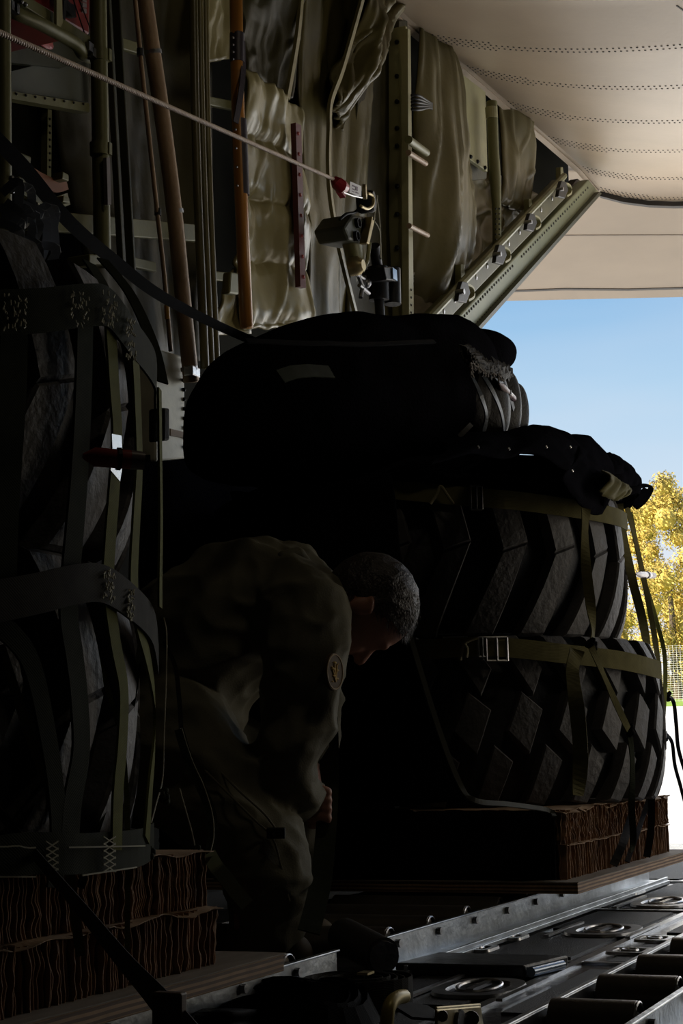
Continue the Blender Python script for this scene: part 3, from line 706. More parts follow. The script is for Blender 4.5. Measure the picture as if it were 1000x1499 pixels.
mb = MB(); mb.tube(smooth_path([P(538,283,Y=2.03),P(546,288,Y=2.03),P(546,300,Y=2.03),P(538,306,Y=2.03),P(528,302,Y=2.03)],5), .0055, 8); obj('shackle_ring', mb, BRASS, t, smooth=True)
mb = MB(); mb.tube([P(552,287,Y=2.08),P(547,322,Y=2.08)], .004, 8); mb.tube(smooth_path([P(552,292,Y=2.09),P(556,328,Y=2.1),P(558,380,Y=2.12)],6), .0025, 6); mb.tube(smooth_path([P(548,324,Y=2.09),P(556,340,Y=2.1),P(557,378,Y=2.12)],6), .002, 6); pieces('wire', mb, CORD, t, smooth=True)
mb = MB(); mb.tube([P(514,352,Y=2.16),P(520,380,Y=2.16),P(528,396,Y=2.16)], [.035,.032,.02], 14); mb.tube([P(541,356,Y=2.12),P(538,382,Y=2.12),P(530,398,Y=2.12)], .008, 8); pieces('lower_arm', mb, GREEN_P, t, smooth='auto')
mb = MB().lathe(P(521,390,Y=2.14), [(.0,.03),(.02,.03),(.034,.01),(.034,-.02),(.0,-.02)], 20, (0,-1,0)); obj('pivot', mb, BRASS, t, smooth='auto')
mb = MB()
for a,b,c,d in ((516,398,534,410),(524,402,531,420),(534,405,528,436),(526,418,540,430)): mb.tube([P(a,b,Y=2.15),P(c,d,Y=2.15)], .008, 8)
mb.ball(P(536,415,Y=2.15), .02, 10); pieces('linkage', mb, STEEL_D, t, smooth='auto')
mb = MB(); mb.tube(smooth_path([P(497,322,Y=2.14),P(507,314,Y=2.13),P(520,311,Y=2.13),P(530,300,Y=2.1)],6), .006, 8); obj('black_hose', mb, BLACK, t, smooth=True)
t = thing('hydraulic_cylinder', 'black twin barrel cylinder with a pale label below the winch unit', 'cylinder', P(558,465,Y=2.15))
mb = MB(); mb.tube([P(553,392,Y=2.15),P(555,440,Y=2.15)], .038, 18); mb.tube([P(574,394,Y=2.12),P(575,446,Y=2.12)], .031, 18); mb.tube([P(555,438,Y=2.15),P(557,470,Y=2.15)], .018, 14); mb.tube([P(548,360,Y=2.13),P(553,395,Y=2.15)], .02, 14); pieces('barrel', mb, BLACK, t, smooth='auto')
mb = MB(); px_poly(mb, [(562,391),(576,391),(582,396),(582,412),(566,410)], 2.08, .09); obj('end_block', mb, BLACK, t, bevel=.004)
mb = MB(); px_poly(mb, [(575,392),(581,396),(582,412),(576,408)], 2.074, .004); obj('pale_label', mb, BLUEG, t)
# black slanting strap
t0 = [P(-30,180,X=1.9), P(34,245,X=2.05), P(102,326,X=2.3), P(170,384,X=2.6), P(238,435,X=3.0), P(330,482,X=3.75), P(420,520,X=4.1)]
mb = MB().ribbon(smooth_path(t0,10), .024, .004, None)
tag(obj('tie_down_strap', mb, WEB_B), 'black strap slanting down from the forward load to the big black bag', 'strap')

# ================================================================== LOADS
def tyre(name, label, cx, cy, z0, H, R, kind, seed=0, group='big tyres strapped down as cargo'):
    t = thing(name, label, 'tyre', (cx, cy, z0), group)
    c = V((cx, cy, z0)); ri = R*.45; Rb = R-.038
    def rad(f):            # outer tread radius at height fraction
        return R-.035*abs(2*f-1)**3
    prof = [(ri, H*.16), (ri+.02, H*.10), (R*.7, H*.03), (Rb-.07, .012)]
    for k in range(0, 11):
        f = .04+.92*k/10; prof.append((rad(f)-.038-.02*abs(2*f-1)**6, H*f))
    prof += [(Rb-.07, H-.012), (R*.7, H*.97), (ri+.02, H*.90), (ri, H*.84), (ri-.02, H*.5), (ri, H*.16)]
    obj('casing', MB().lathe(c, prof, 96), RUBBER, t, smooth='auto', angle=50)
    mb = MB()
    def block(q, raise_=.0, nu=2, nv=5):
        """q: TL TR BR BL in (angle, height fraction)"""
        def sp_(u, v, rr):
            a0 = q[0][0]*(1-u)*(1-v)+q[1][0]*u*(1-v)+q[2][0]*u*v+q[3][0]*(1-u)*v
            f = q[0][1]*(1-u)*(1-v)+q[1][1]*u*(1-v)+q[2][1]*u*v+q[3][1]*(1-u)*v
            ff = min(1.0, max(0.0, f)); r = rad(ff)+rr
            return c+V((math.cos(-a0)*r, math.sin(-a0)*r, H*ff))
        vs = []; fs = []
        for layer, (ins, rr) in enumerate(((0, -.05), (0, -.006), (.05, 0))):
            for j in range(nv+1):
                for i in range(nu+1):
                    u = ins+(1-2*ins)*i/nu; v = ins*.6+(1-1.2*ins)*j/nv; vs.append(sp_(u, v, rr))
        n1 = (nu+1)*(nv+1); ring = [i for i in range(nu+1)]+[(j+1)*(nu+1)-1 for j in range(1, nv+1)]+[nv*(nu+1)+i for i in range(nu-1, -1, -1)]+[j*(nu+1) for j in range(nv-1, 0, -1)]
        for l in range(2):
            for k in range(len(ring)):
                a, b = ring[k], ring[(k+1) % len(ring)]; fs.append((l*n1+a, l*n1+b, (l+1)*n1+b, (l+1)*n1+a))
        fs += [(2*n1+j*(nu+1)+i, 2*n1+j*(nu+1)+i+1, 2*n1+(j+1)*(nu+1)+i+1, 2*n1+(j+1)*(nu+1)+i) for j in range(nv) for i in range(nu)]
        mb.add(vs, fs)
    s = 1
    if kind == 'blocks':
        n = 28; da = 2*PI/n
        for k in range(n):
            a = k*da+seed
            # angles grow counter clockwise, which is leftwards as the camera sees the tread
            block([(a+.020, .67), (a-.075, .56), (a-.010, .30), (a+.085, .44)])
            block([(a+.030+da/2, .36), (a-.050+da/2, .26), (a+.020+da/2, -.0), (a+.110+da/2, .02)])
            block([(a+.12, 1.0), (a+.01, 1.0), (a-.075, .80), (a-.03, .66)][0:1]+[(a+.01, 1.0), (a-.085, .80), (a-.035, .64)], nv=6)
    else:
        n = 22; da = 2*PI/n
        for k in range(n):
            a = k*da+seed
            block([(a+.17, 1.0), (a+.02, 1.0), (a-.06, .56), (a+.075, .50)], nv=6)
            block([(a+.075, .50), (a-.06, .56), (a+.12, .0), (a+.27, .0)], nv=8)
    obj('tread', mb, RUBBER2, t, smooth=False)
    return t
T1 = (1.78, 1.80); T2 = (4.58, 1.64); T3 = (4.55, 1.66)
tyre('tyre', 'lower chevron tyre of the forward load, resting on the paper layers under the net', *T1, .292, .405, .655, 'chev', .05)
tyre('tyre', 'upper tyre of the forward load, behind the wide dark net straps', *T1, .699, .405, .655, 'chev', .17)
tyre('tyre', 'lower tyre with separate diamond tread blocks in the aft load', *T2, .292, .44, .627, 'blocks', .0)
tyre('tyre', 'upper chevron tyre of the aft load, under the black cover', *T3, .736, .44, .565, 'chev', .1)

def skid(x0, x1, y0, y1, label):
    t = thing('plywood_skid', label, 'skid', ((x0+x1)/2, (y0+y1)/2, .092), 'plywood skids under the loads')
    mb = MB().box(((x0+x1)/2, (y0+y1)/2, .1045), (x1-x0, y1-y0, .0265)); obj('board', mb, PLY, t, bevel=.002)
    def f(u, v):
        x = x0-.002+(x1-x0+.004)*u; y = y0-.002+(y1-y0+.004)*v; return V((x, y, .1183+.0012*nz((x*9, y*30, 1))))
    mb = MB().grid(f, 50, 40); obj('top_face', mb, PLY_TOP, t, solid=.002)
    return t
skid(1.10, 2.42, 1.155, 2.45, 'layered plywood skid under the forward load')
skid(3.895, 5.24, 1.08, 2.30, 'layered plywood skid under the aft load')

def honeycomb(x0, x1, y0, y1, z0, h, label, seed, tear=1.0, pitch=.012, wavy=0.0):
    t = thing('paper_honeycomb', label, 'paper honeycomb', ((x0+x1)/2, (y0+y1)/2, z0), 'brown honeycomb paper layers')
    rnd = random.Random(seed)
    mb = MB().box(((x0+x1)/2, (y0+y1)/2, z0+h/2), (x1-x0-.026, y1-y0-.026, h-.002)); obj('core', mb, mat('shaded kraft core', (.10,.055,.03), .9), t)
    mb = MB(); K = 9
    def edge(a, b):
        a = V(a); b = V(b); L_ = (b-a).length; nn = (b-a).normalized(); out = V((nn.y, -nn.x, 0)); s = .004; lean = 0
        while s < L_-.004:
            if rnd.random() < .10: lean = rnd.uniform(-1, 1)*tear
            lean *= .9; dep = rnd.uniform(-.004, .004); ph = rnd.uniform(0, .7); vs_ = []
            for k in range(K+1):
                f = k/K
                w = .004*noise.noise(V((s*30, f*3.5, seed)))*tear+wavy*math.sin(f*15+ph+s*3)+lean*.008*f*f
                c = a+nn*(s+w)+V((0, 0, z0+h*f-abs(lean)*.006*f))
                o1 = .004+dep+.004*tear*noise.noise(V((s*45, f*4, seed+3))); 
                vs_ += [c-out*.016-nn*.0007, c+out*o1-nn*.0009, c+out*o1+nn*.0009, c-out*.016+nn*.0007]
            fs_ = [(4*k+q, 4*k+(q+1) % 4, 4*k+4+(q+1) % 4, 4*k+4+q) for k in range(K) for q in range(4)]+[(3,2,1,0), (4*K, 4*K+1, 4*K+2, 4*K+3)]
            mb.add(vs_, fs_); s += pitch*rnd.uniform(.6, 1.35)
    edge((x0,y0,0), (x1,y0,0)); edge((x1,y0,0), (x1,y1,0)); edge((x0,y1,0), (x0,y0,0))
    o = obj('open_cell_edge', mb, KRAFT, t); o['kind'] = 'stuff'
    def f(u, v):
        x = x0-.010+(x1-x0+.020)*u; y = y0-.010+(y1-y0+.020)*v
        e = min(u, 1-u, v, 1-v); k = max(0, 1-e*40)
        r = noise.noise(V((x*14, y*14, seed)))*.008*tear
        return V((x+k*r*.8, y+k*noise.noise(V((x*25, 3, seed)))*.012*tear, z0+h+.001+k*(r-.003)+.001*nz((x*20, y*20, 3))))
    obj('top_sheet', MB().grid(f, 110, 60), KRAFT_D, t, solid=.0012)
    return t
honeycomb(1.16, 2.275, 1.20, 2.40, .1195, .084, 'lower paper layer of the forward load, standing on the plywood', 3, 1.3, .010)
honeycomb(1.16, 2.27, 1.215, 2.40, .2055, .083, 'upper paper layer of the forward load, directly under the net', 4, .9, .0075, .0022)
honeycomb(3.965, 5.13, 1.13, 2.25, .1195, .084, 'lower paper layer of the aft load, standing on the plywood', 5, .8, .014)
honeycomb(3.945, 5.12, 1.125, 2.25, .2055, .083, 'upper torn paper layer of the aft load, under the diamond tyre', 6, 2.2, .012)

# ---- forward load: net of webbing
def on_cyl(pts, c, R, k=6):
    q = [PC(a, b, c[0], c[1], R+(e[0] if e else 0)) for a, b, *e in pts]; s = smooth_path(q, k)
    return s, [V((p.x-c[0], p.y-c[1], 0)).normalized() for p in s]
net = thing('cargo_net', 'dark green webbing net around the forward tyres', 'cargo net', (T1[0], T1[1], .27))
def nstrap(name, pts, w, m, c=T1, R=.668, par=None, k=6, t=.0035):
    s, n = on_cyl(pts, c, R, k); return obj(name, MB().ribbon(s, w, t, n), m, par if par is not None else net)
nstrap('horizontal_strap', [(-40,462),(0,458),(60,455),(130,447),(160,452),(190,490),(225,540),(236,585),(238,640)], .056, WEB_D, R=.678)
nstrap('horizontal_strap', [(-40,888),(0,880),(60,868),(110,856),(150,855),(190,880),(222,915),(238,965)], [.05]*(6*7+1), WEB_GY, R=.680)
nstrap('vertical_strap', [(20,440),(18,560),(10,680),(5,760),(2,850)], .046, WEB_D)
nstrap('vertical_strap', [(124,455),(122,560),(118,650),(112,740),(104,830),(100,900),(108,960),(115,1020),(118,1100),(105,1180),(100,1260)], .038, WEB_D, R=.672)
nstrap('vertical_strap', [(160,460),(166,560),(171,640),(166,720),(160,800),(158,860),(168,940),(180,1010),(178,1090),(172,1160),(170,1245)], .031, WEB_Y, R=.674)
nstrap('vertical_strap', [(196,500),(200,580),(203,680),(199,760),(195,850),(200,900),(215,960),(226,1020),(226,1090),(220,1150),(214,1230)], .033, WEB_Y, R=.674)
nstrap('vertical_strap', [(233,570),(234,660),(235,760),(234,850),(234,890)], .030, WEB_Y, R=.690)
nstrap('vertical_strap', [(-20,900),(40,960),(70,1080),(85,1200),(80,1300)], .03, WEB_D, R=.672)
# stitched crossings
mb = MB(); rs = random.Random(2)
for px0, py0, w1, h1 in ((22,455,34,52),(118,448,26,52),(160,452,22,55),(192,494,14,60),(160,855,16,46),(192,884,10,44)):
    for k in range(34):
        a = (px0+rs.uniform(-w1/2,w1/2), py0+rs.uniform(-h1/2,h1/2)); b = (a[0]+rs.uniform(-3,3), a[1]+rs.uniform(3,8))
        mb.tube([PC(*a,*T1,.684), PC(*b,*T1,.686)], .0011, 4)
    obj('stitching', mb, THREAD, net)['kind'] = 'stuff'; mb = MB()
nstrap('base_strap', [(-40,1262),(40,1250),(120,1250),(200,1242),(228,1230)], .05, WEB_D, R=.672)
mb = MB()
for px0, py0 in ((76,1262),(160,1255)):
    for k in range(5):
        for s1 in (1,-1): mb.tube([PC(px0-9,py0-24+k*10-s1*6,*T1,.679), PC(px0+9,py0-24+k*10+s1*6,*T1,.679)], .0011, 4)
mb.tube([PC(x,1240+rs.uniform(-2,2),*T1,.679) for x in range(-20,60,8)], .0013, 4)
mb.tube([PC(x,1243-x*.02,*T1,.679) for x in range(100,215,8)], .0013, 4)
mb.tube([PC(x,1284-x*.0,*T1,.679) for x in range(-20,58,8)], .0013, 4)
mb.tube([PC(x,1282-(x-120)*.15,*T1,.679) for x in range(120,205,8)], .0013, 4)
obj('base_stitching', mb, THREAD, net)['kind'] = 'stuff'
# lashing cords hanging off the net
def freecord(name, label, pts, w, m, cat='strap', flat=True, X=None, r=.003, t=.002, grp='lashing straps tied to the loads'):
    q = smooth_path([P(a, b, Y=y) for a, b, y in pts], 8)
    mb = MB()
    if flat: mb.ribbon(q, w, t, None)
    else: mb.tube(q, r, 8)
    return tag(obj(name, mb, m), label, cat, grp)
freecord('lashing_strap', 'thin strap running down the middle of the forward load onto the paper layers', [(135,935,1.20),(158,1010,1.19),(178,1085,1.18),(186,1180,1.17),(187,1290,1.16),(186,1395,1.16)], .007, WEB_Y)
freecord('lashing_strap', 'thin strap crossing from the middle net band down to the forward', [(206,945,1.24),(196,1010,1.2),(182,1090,1.185),(160,1160,1.18),(135,1235,1.16),(118,1300,1.15)], .010, WEB_D)
freecord('lashing_strap', 'dull strap slanting across the darkest part of the forward load', [(0,945,1.16),(28,1030,1.15),(55,1110,1.15),(80,1180,1.15),(98,1240,1.14),(106,1310,1.14),(118,1400,1.14)], .012, WEB_G)
freecord('thin_rope', 'pale edged cord hanging from the middle net band of the forward load', [(132,925,1.2),(137,960,1.2),(137,1010,1.19),(136,1036,1.19),(128,1044,1.18)], .0, CORD, 'cord', False, r=.0016)
freecord('lashing_strap', 'curling strap trailing from the net edge over the paper corner', [(240,940,1.5),(256,975,1.45),(262,1020,1.4),(265,1066,1.38),(263,1070,1.35)], .008, BLACK)
freecord('lashing_strap', 'long dark strap with a pale stitched edge reaching the corner of the paper', [(262,1068,1.35),(275,1110,1.33),(293,1150,1.3),(309,1190,1.28),(311,1225,1.26),(305,1255,1.25)], .016, WEB_D)
freecord('thin_rope', 'pale stitching edge of the long dark strap', [(266,1066,1.34),(281,1112,1.32),(299,1152,1.29),(311,1192,1.27),(313,1225,1.25),(307,1252,1.24)], 0, CORD, 'cord', False, r=.0008)
freecord('thin_rope', 'short pale cord dropping behind the paper corner', [(263,1155,1.4),(270,1180,1.38),(280,1215,1.36),(287,1248,1.35)], 0, CORD, 'cord', False, r=.0014)
freecord('thin_rope', 'bright cord running down the edge of the forward tyres', [(240,905,1.6),(244,930,1.5),(243,1000,1.45),(240,1080,1.42),(238,1140,1.4),(228,1180,1.3),(212,1240,1.22)], 0, CORD, 'cord', False, r=.0013)
freecord('pale_strap_end', 'pale green loose strap end draped over the corner of the upper paper layer', [(306,1250,1.22),(316,1268,1.19),(330,1285,1.18),(345,1305,1.17),(362,1325,1.16)], .022, mat('pale green webbing', (.27,.32,.22), .6))
for px0, py0, y, lb in ((214,1250,1.2,'dark knot where the rightmost upright strap meets the base band'.replace('rightmost upright', 'outer upright')), (288,1250,1.33,'dark knot at the foot of the short pale cord on the paper'), (240,1166,1.35,'small dark knot hanging at the edge of the forward tyres')):
    mb = MB(); c = P(px0,py0,Y=y)
    for k in range(9): mb.ball(c+V((rs.uniform(-.009,.009), rs.uniform(-.006,.006), rs.uniform(-.010,.010))), .0065, 7)
    tag(obj('strap_knot', mb, WEB_D, smooth=True), lb, 'knot', 'knots in the lashing straps')
# chem light on the net, with its reflective tape
def bar_light(label, p, q, m1, m2, r):
    t = thing('glow_stick', label, 'glow stick', p); d = (q-p)
    mb = MB().tube([p, p+d*.12, p+d*.2, p+d*.78], [r*.25, r*.7, r, r], 14); obj('tube', mb, m1, t, smooth='auto')
    mb = MB().tube([p+d*.78, q], [r*1.02, r*.95], 14); obj('cap', mb, m2, t, smooth='auto')
    mb = MB().tube([p+d*.56, p+d*.62], r*1.18, 14); obj('band', mb, BLACK, t)
    return t
bar_light('dull red glow stick taped across a strap of the forward net', P(121,668,D=PC(165,670,*T1,.69).x*.909+PC(165,670,*T1,.69).y*.39-.035), P(210,675,D=PC(165,670,*T1,.69).x*.909+PC(165,670,*T1,.69).y*.39-.01), RED_D, mat('dull clear plastic', (.25,.2,.2), .3), .0125)
mb = MB().ribbon([PC(170,637,*T1,.684),PC(171,660,*T1,.684),PC(171,680,*T1,.684),PC(168,697,*T1,.684)], .030, .002, [V((.10,-1,.02))]*4)
tag(obj('reflective_tape', mb, mat('silver reflective tape', (.8,.82,.85), .22, .8, .05)), 'mirror bright tape behind the red glow stick', 'tape')

# ---- aft load straps
def astrap(name, label, pts, w, m, c=T2, R=.640, k=6, t=.003, cat='strap'):
    s, n = on_cyl(pts, c, R, k); o = obj(name, MB().ribbon(s, w, t, n), m)
    return tag(o, label, cat, 'webbing straps around the aft tyres')
st = astrap('girth_strap', 'tan webbing belt around the upper aft tyre with a buckle', [(560,716),(690,728),(760,734),(840,745),(880,752),(905,758),(918,765)], .050, WEB_G, T3, .580)
s2 = astrap('girth_strap', 'olive webbing belt around the lower diamond tyre with a buckle', [(560,952),(640,950),(700,947),(760,950),(830,958),(900,966),(940,974),(968,982)], .050, WEB_G)
def buckle(label, px, py, c, R, wd, hg):
    p = PC(px, py, *c, R); n = V((p.x-c[0], p.y-c[1], 0)).normalized(); u = V((-n.y, n.x, 0))
    t = thing('strap_buckle', label, 'buckle', p, 'metal buckles on the tyre belts')
    mb = MB()
    for a, b in (((-1,-1),(1,-1)), ((1,-1),(1,1)), ((1,1),(-1,1)), ((-1,1),(-1,-1))):
        mb.tube([p+u*a[0]*wd/2+V((0,0,a[1]*hg/2)), p+u*b[0]*wd/2+V((0,0,b[1]*hg/2))], .004, 8)
    obj('frame', mb, STEEL_D, t, smooth='auto')
    mb = MB().tube([p+V((0,0,-hg/2)), p+V((0,0,hg/2))], .0045, 8); obj('cross_bar', mb, STEEL_D, t, smooth='auto')
buckle('worn steel buckle on the upper tan belt', 697, 729, T3, .590, .03, .062)
buckle('worn steel buckle on the lower olive belt', 727, 951, T2, .652, .055, .060)
buckle('small steel loop left of the main buckle on the lower belt'.replace('left of', 'next to'), 706, 948, T2, .652, .02, .05)
def tie(label, pts, c, R, r=.004):
    s, n = on_cyl(pts, c, R, 5); tag(obj('webbing_tie', MB().tube(s, r, 7), mat('tan tie cord', (.28,.25,.15), .7)), label, 'tie', 'short cord ties on the aft load')
tie('small knotted cord tie above the upper belt buckle', [(630,738),(640,724),(645,712),(655,725),(664,738)], T3, .60)
tie('small cord tie beside the lower belt buckle', [(674,967),(679,945),(688,938),(700,934)], T2, .665)
tie('second strand of the cord tie at the lower buckle', [(683,963),(684,950),(679,942)], T2, .665)
F = 'forward of'
def lstrap(label, pts, w, m=WEB_G, name='lashing_strap', t=.003, tw=None):
    """strap through points given as (px, py, Y)"""
    q = smooth_path([P(a, b, Y=y) for a, b, y in pts], 8); N = len(q); nn = []
    for i, p in enumerate(q):
        n = (CAM-p).normalized()
        if tw: a = tw[0]+(tw[1]-tw[0])*i/(N-1)+.5*math.sin(i*.23); n = Matrix.Rotation(a, 3, 'Z') @ n
        nn.append(n)
    return tag(obj(name, MB().ribbon(q, w, t, nn), m), label, 'strap', 'lashing straps tied to the loads')
lstrap('olive strap hanging over the upper aft tyre in a narrow loop', [(858,745,1.06),(856,780,1.055),(858,830,1.05),(864,880,1.04),(868,920,1.035),(866,945,1.035)], .026, tw=(.2,.9))
lstrap('narrow strap slanting down across the diamond blocks to a knot', [(866,948,1.02),(884,990,1.01),(902,1030,1.0),(920,1068,1.0)], .017, WEB_G, tw=(.3,.9))
lstrap('dark strap dropping from the slanting strap knot to the plywood', [(922,1072,1.0),(926,1120,1.01),(925,1180,1.02),(927,1225,1.03),(925,1247,1.04)], .017, WEB_D, tw=(.3,.6))
lstrap('broad olive strap folded under the lower belt', [(845,952,1.02),(838,985,1.02),(846,1050,1.03),(850,1110,1.04),(846,1165,1.05)], .036, WEB_G, tw=(0,.4))
lstrap('olive strap crossing both aft tyres near their edge', [(906,738,1.12),(914,790,1.11),(926,850,1.10),(940,905,1.09),(950,960,1.09)], .026, WEB_G, tw=(.2,.5))
lstrap('strap running down the edge of the diamond tyre', [(945,962,1.09),(946,1010,1.08),(944,1060,1.08),(938,1110,1.09)], .030, WEB_G, tw=(.4,.7))
lstrap('black strap falling from the edge knot to the skid', [(950,1010,1.05),(960,1060,1.05),(957,1120,1.06),(954,1170,1.07),(953,1215,1.08),(947,1255,1.10)], .020, BLACK)
lstrap('outermost olive strap stretched from the cover to the lower tyre', [(916,735,1.2),(930,790,1.19),(945,860,1.18),(958,930,1.17),(966,990,1.16)], .018, WEB_G, tw=(.3,.5))
lstrap('second outer strap just behind the outermost one', [(923,750,1.3),(940,835,1.28),(960,905,1.26),(973,960,1.25),(973,1030,1.25),(968,1090,1.25)], .015, WEB_Y, tw=(.3,.3))
lstrap('short black strap stub across the lower paper edge', [(925,1195,1.08),(912,1235,1.07),(898,1267,1.085)], .022, BLACK)
lstrap('thin black strap slanting over the paper layers', [(950,1170,1.09),(935,1215,1.08),(918,1262,1.085)], .014, BLACK)
lstrap('loose strap end hanging in the daylight outside the edge', [(976,1018,1.3),(986,1028,1.3),(990,1060,1.3),(994,1100,1.3),(1010,1150,1.3)], .014, BLACK)
lstrap('lower loose strap end hanging outside the tyre edge', [(975,1075,1.3),(984,1088,1.3),(988,1120,1.3),(996,1150,1.3),(1004,1180,1.3)], .013, BLACK)
for a, b, y, lb in ((922,1070,1.0,'black knot at the lower end of the slanting strap over the diamond blocks'), (953,1016,1.05,'black knot at the tyre edge just below the lower belt'), (978,1020,1.3,'black knot of the upper loose strap end in the daylight'), (974,1078,1.3,'black knot of the lower loose strap end in the daylight'), (866,946,1.03,'black knot where the narrow strap crosses the lower belt')):
    mb = MB()
    for k in range(10): mb.ball(P(a,b,Y=y)+V((rs.uniform(-.012,.012), rs.uniform(-.008,.008), rs.uniform(-.014,.014))), .0085, 7)
    tag(obj('strap_knot', mb, WEB_B, smooth=True), lb, 'knot', 'knots in the lashing straps')
bar_light('pale tube glow stick tied to the outer straps against the trees', P(931,841,Y=1.17), P(957,843,Y=1.19), PINK, mat('mauve plastic', (.3,.2,.25), .4), .0105)

# scalloped cover between bag and upper tyre
def lobe(pts_top, pts_bot, Y0, Y1, m, parent, seed=0, bulge=.05, nu=26, nv=12):
    A = smooth_path([P(a, b, Y=Y0) for a, b in pts_top], 8); B = smooth_path([P(a, b, Y=Y1) for a, b in pts_bot], 8)
    def at(L_, u): f = u*(len(L_)-1); i = min(int(f), len(L_)-2); return L_[i].lerp(L_[i+1], f-i)
    def fn(u, v):
        p = at(A, u).lerp(at(B, u), v); k = math.sin(PI*v)
        return p+V((-.3,-1,.1))*(bulge*k+.012*noise.noise(V((u*8, v*4, seed))))
    return obj('cover_fold', MB().grid(fn, nu, nv), m, parent, smooth=True, solid=.006)
cov = thing('tyre_cover', 'black gathered fabric cover over the upper aft tyre', 'cover', (T3[0], T3[1], 1.05))
lobe([(640,648),(690,634),(735,634),(775,626),(830,640)], [(630,680),(690,664),(735,672),(780,664),(830,690)], 1.30, 1.10, CANVAS, cov, 1, .03)
lobe([(768,628),(782,623),(810,628),(832,640),(850,655)], [(755,664),(785,666),(812,680),(835,690),(850,702)], 1.4, 1.12, CANVAS, cov, 2, .05)
lobe([(825,640),(842,637),(866,642),(880,662),(888,690)], [(822,700),(840,728),(862,750),(880,752),(884,728)], 1.35, 1.08, CANVAS, cov, 3, .05)
lobe([(880,668),(893,664),(908,672),(917,690),(921,712)], [(868,722),(885,728),(900,732),(912,733),(920,722)], 1.35, 1.12, CANVAS, cov, 4, .05)
lobe([(880,690),(893,695),(903,706),(908,716)], [(876,720),(890,730),(902,733),(912,728)], 1.1, 1.05, WEB_G, cov, 5, .03)
def topf(u, v):
    a = 2*PI*u; r = .60*v**.8; f = .035*noise.noise(V((math.cos(a)*3, math.sin(a)*3, v*3)))+.02*math.sin(a*17)*v*v
    return V((T3[0]+math.cos(a)*(r+f*.3), T3[1]+math.sin(a)*(r+f*.3), 1.188+f*.5-.03*v**6+.10*(1-v*v)))
obj('cover_top', MB().grid(topf, 120, 16), CANVAS, cov, smooth=True, solid=.005)
def skirt(u, v):
    a = 2*PI*u; sc = .5+.5*abs(math.sin(a*8.5+.4)); r = .598+.02*math.sin(a*17)-.008*v
    return V((T3[0]+math.cos(a)*r, T3[1]+math.sin(a)*r, 1.178+.010*math.sin(a*17)-(.005+.02*sc)*v))
obj('cover_skirt', MB().grid(skirt, 200, 6), CANVAS, cov, smooth=True, solid=.004)
mb = MB(); mb.ribbon(smooth_path([P(905,708,Y=1.2),P(922,714,Y=1.2),P(945,711,Y=1.2),P(953,715,Y=1.2),P(944,732,Y=1.19),P(930,743,Y=1.18),P(936,728,Y=1.2),P(946,716,Y=1.21)],6), .020, .003, V((-.6,-.6,.7)))
obj('strap_tail', mb, CANVAS, cov)
mb = MB()
for k in range(5): a, b = ((700,655),(745,658),(838,690),(800,655),(835,655))[k]; mb.ball(P(a,b,Y=1.08), .004, 8)
pieces('cover_snap', mb, STEEL, cov)
# dark drape over the forward face
def drape(u, v):
    py = 700+(1176-700)*v; xe = 585
    for (y0, x0), (y1, x1) in zip(((690,575),(930,605),(1060,640),(1145,675),(1165,688)), ((930,605),(1060,640),(1145,675),(1165,688),(1190,705))):
        if y0 <= py <= y1: xe = x0+(x1-x0)*(py-y0)/(y1-y0)
    a_ = PC(xe, py, *T2, .668); b_ = V((4.35, 2.32, a_.z)); p = a_.lerp(b_, u)
    r = V((p.x-T2[0], p.y-T2[1])); k = .672/max(.2, r.length)
    if u < .8: p.x = T2[0]+r.x*k; p.y = T2[1]+r.y*k
    p.x += .02*nz((p.y*7, v*5, 3))-.012; p.z += .015*nz((p.y*6, v*3, 9))
    return p
obj('front_drape', MB().grid(drape, 60, 50), CANVAS, cov, smooth=True, solid=.006)
pd = thing('canvas_sheet', 'dark canvas sheet covering the forward face of the aft load down to the paper', 'sheet', (3.95, 1.6, .12))
def sheetf(u, v):
    y = 1.14+1.10*u; z = .288-.165*v
    return V((3.93-.012*v+.008*nz((y*9, v*3, 2)), y, z+.004*nz((y*14, 1, 1))))
obj('panel', MB().grid(sheetf, 60, 8), CANVAS, pd, smooth=True, solid=.004)
q = smooth_path([P(600,930,Y=1.32),P(640,1060,Y=1.25),P(672,1145,Y=1.18),P(695,1172,Y=1.13),P(745,1178,Y=1.10),P(800,1186,Y=1.08),P(812,1196,Y=1.06)],8)
obj('frayed_hem', MB().ribbon(q, .012, .003, V((-.7,-.6,.4))), mat('frayed olive hem', (.04,.04,.026), .8), pd)

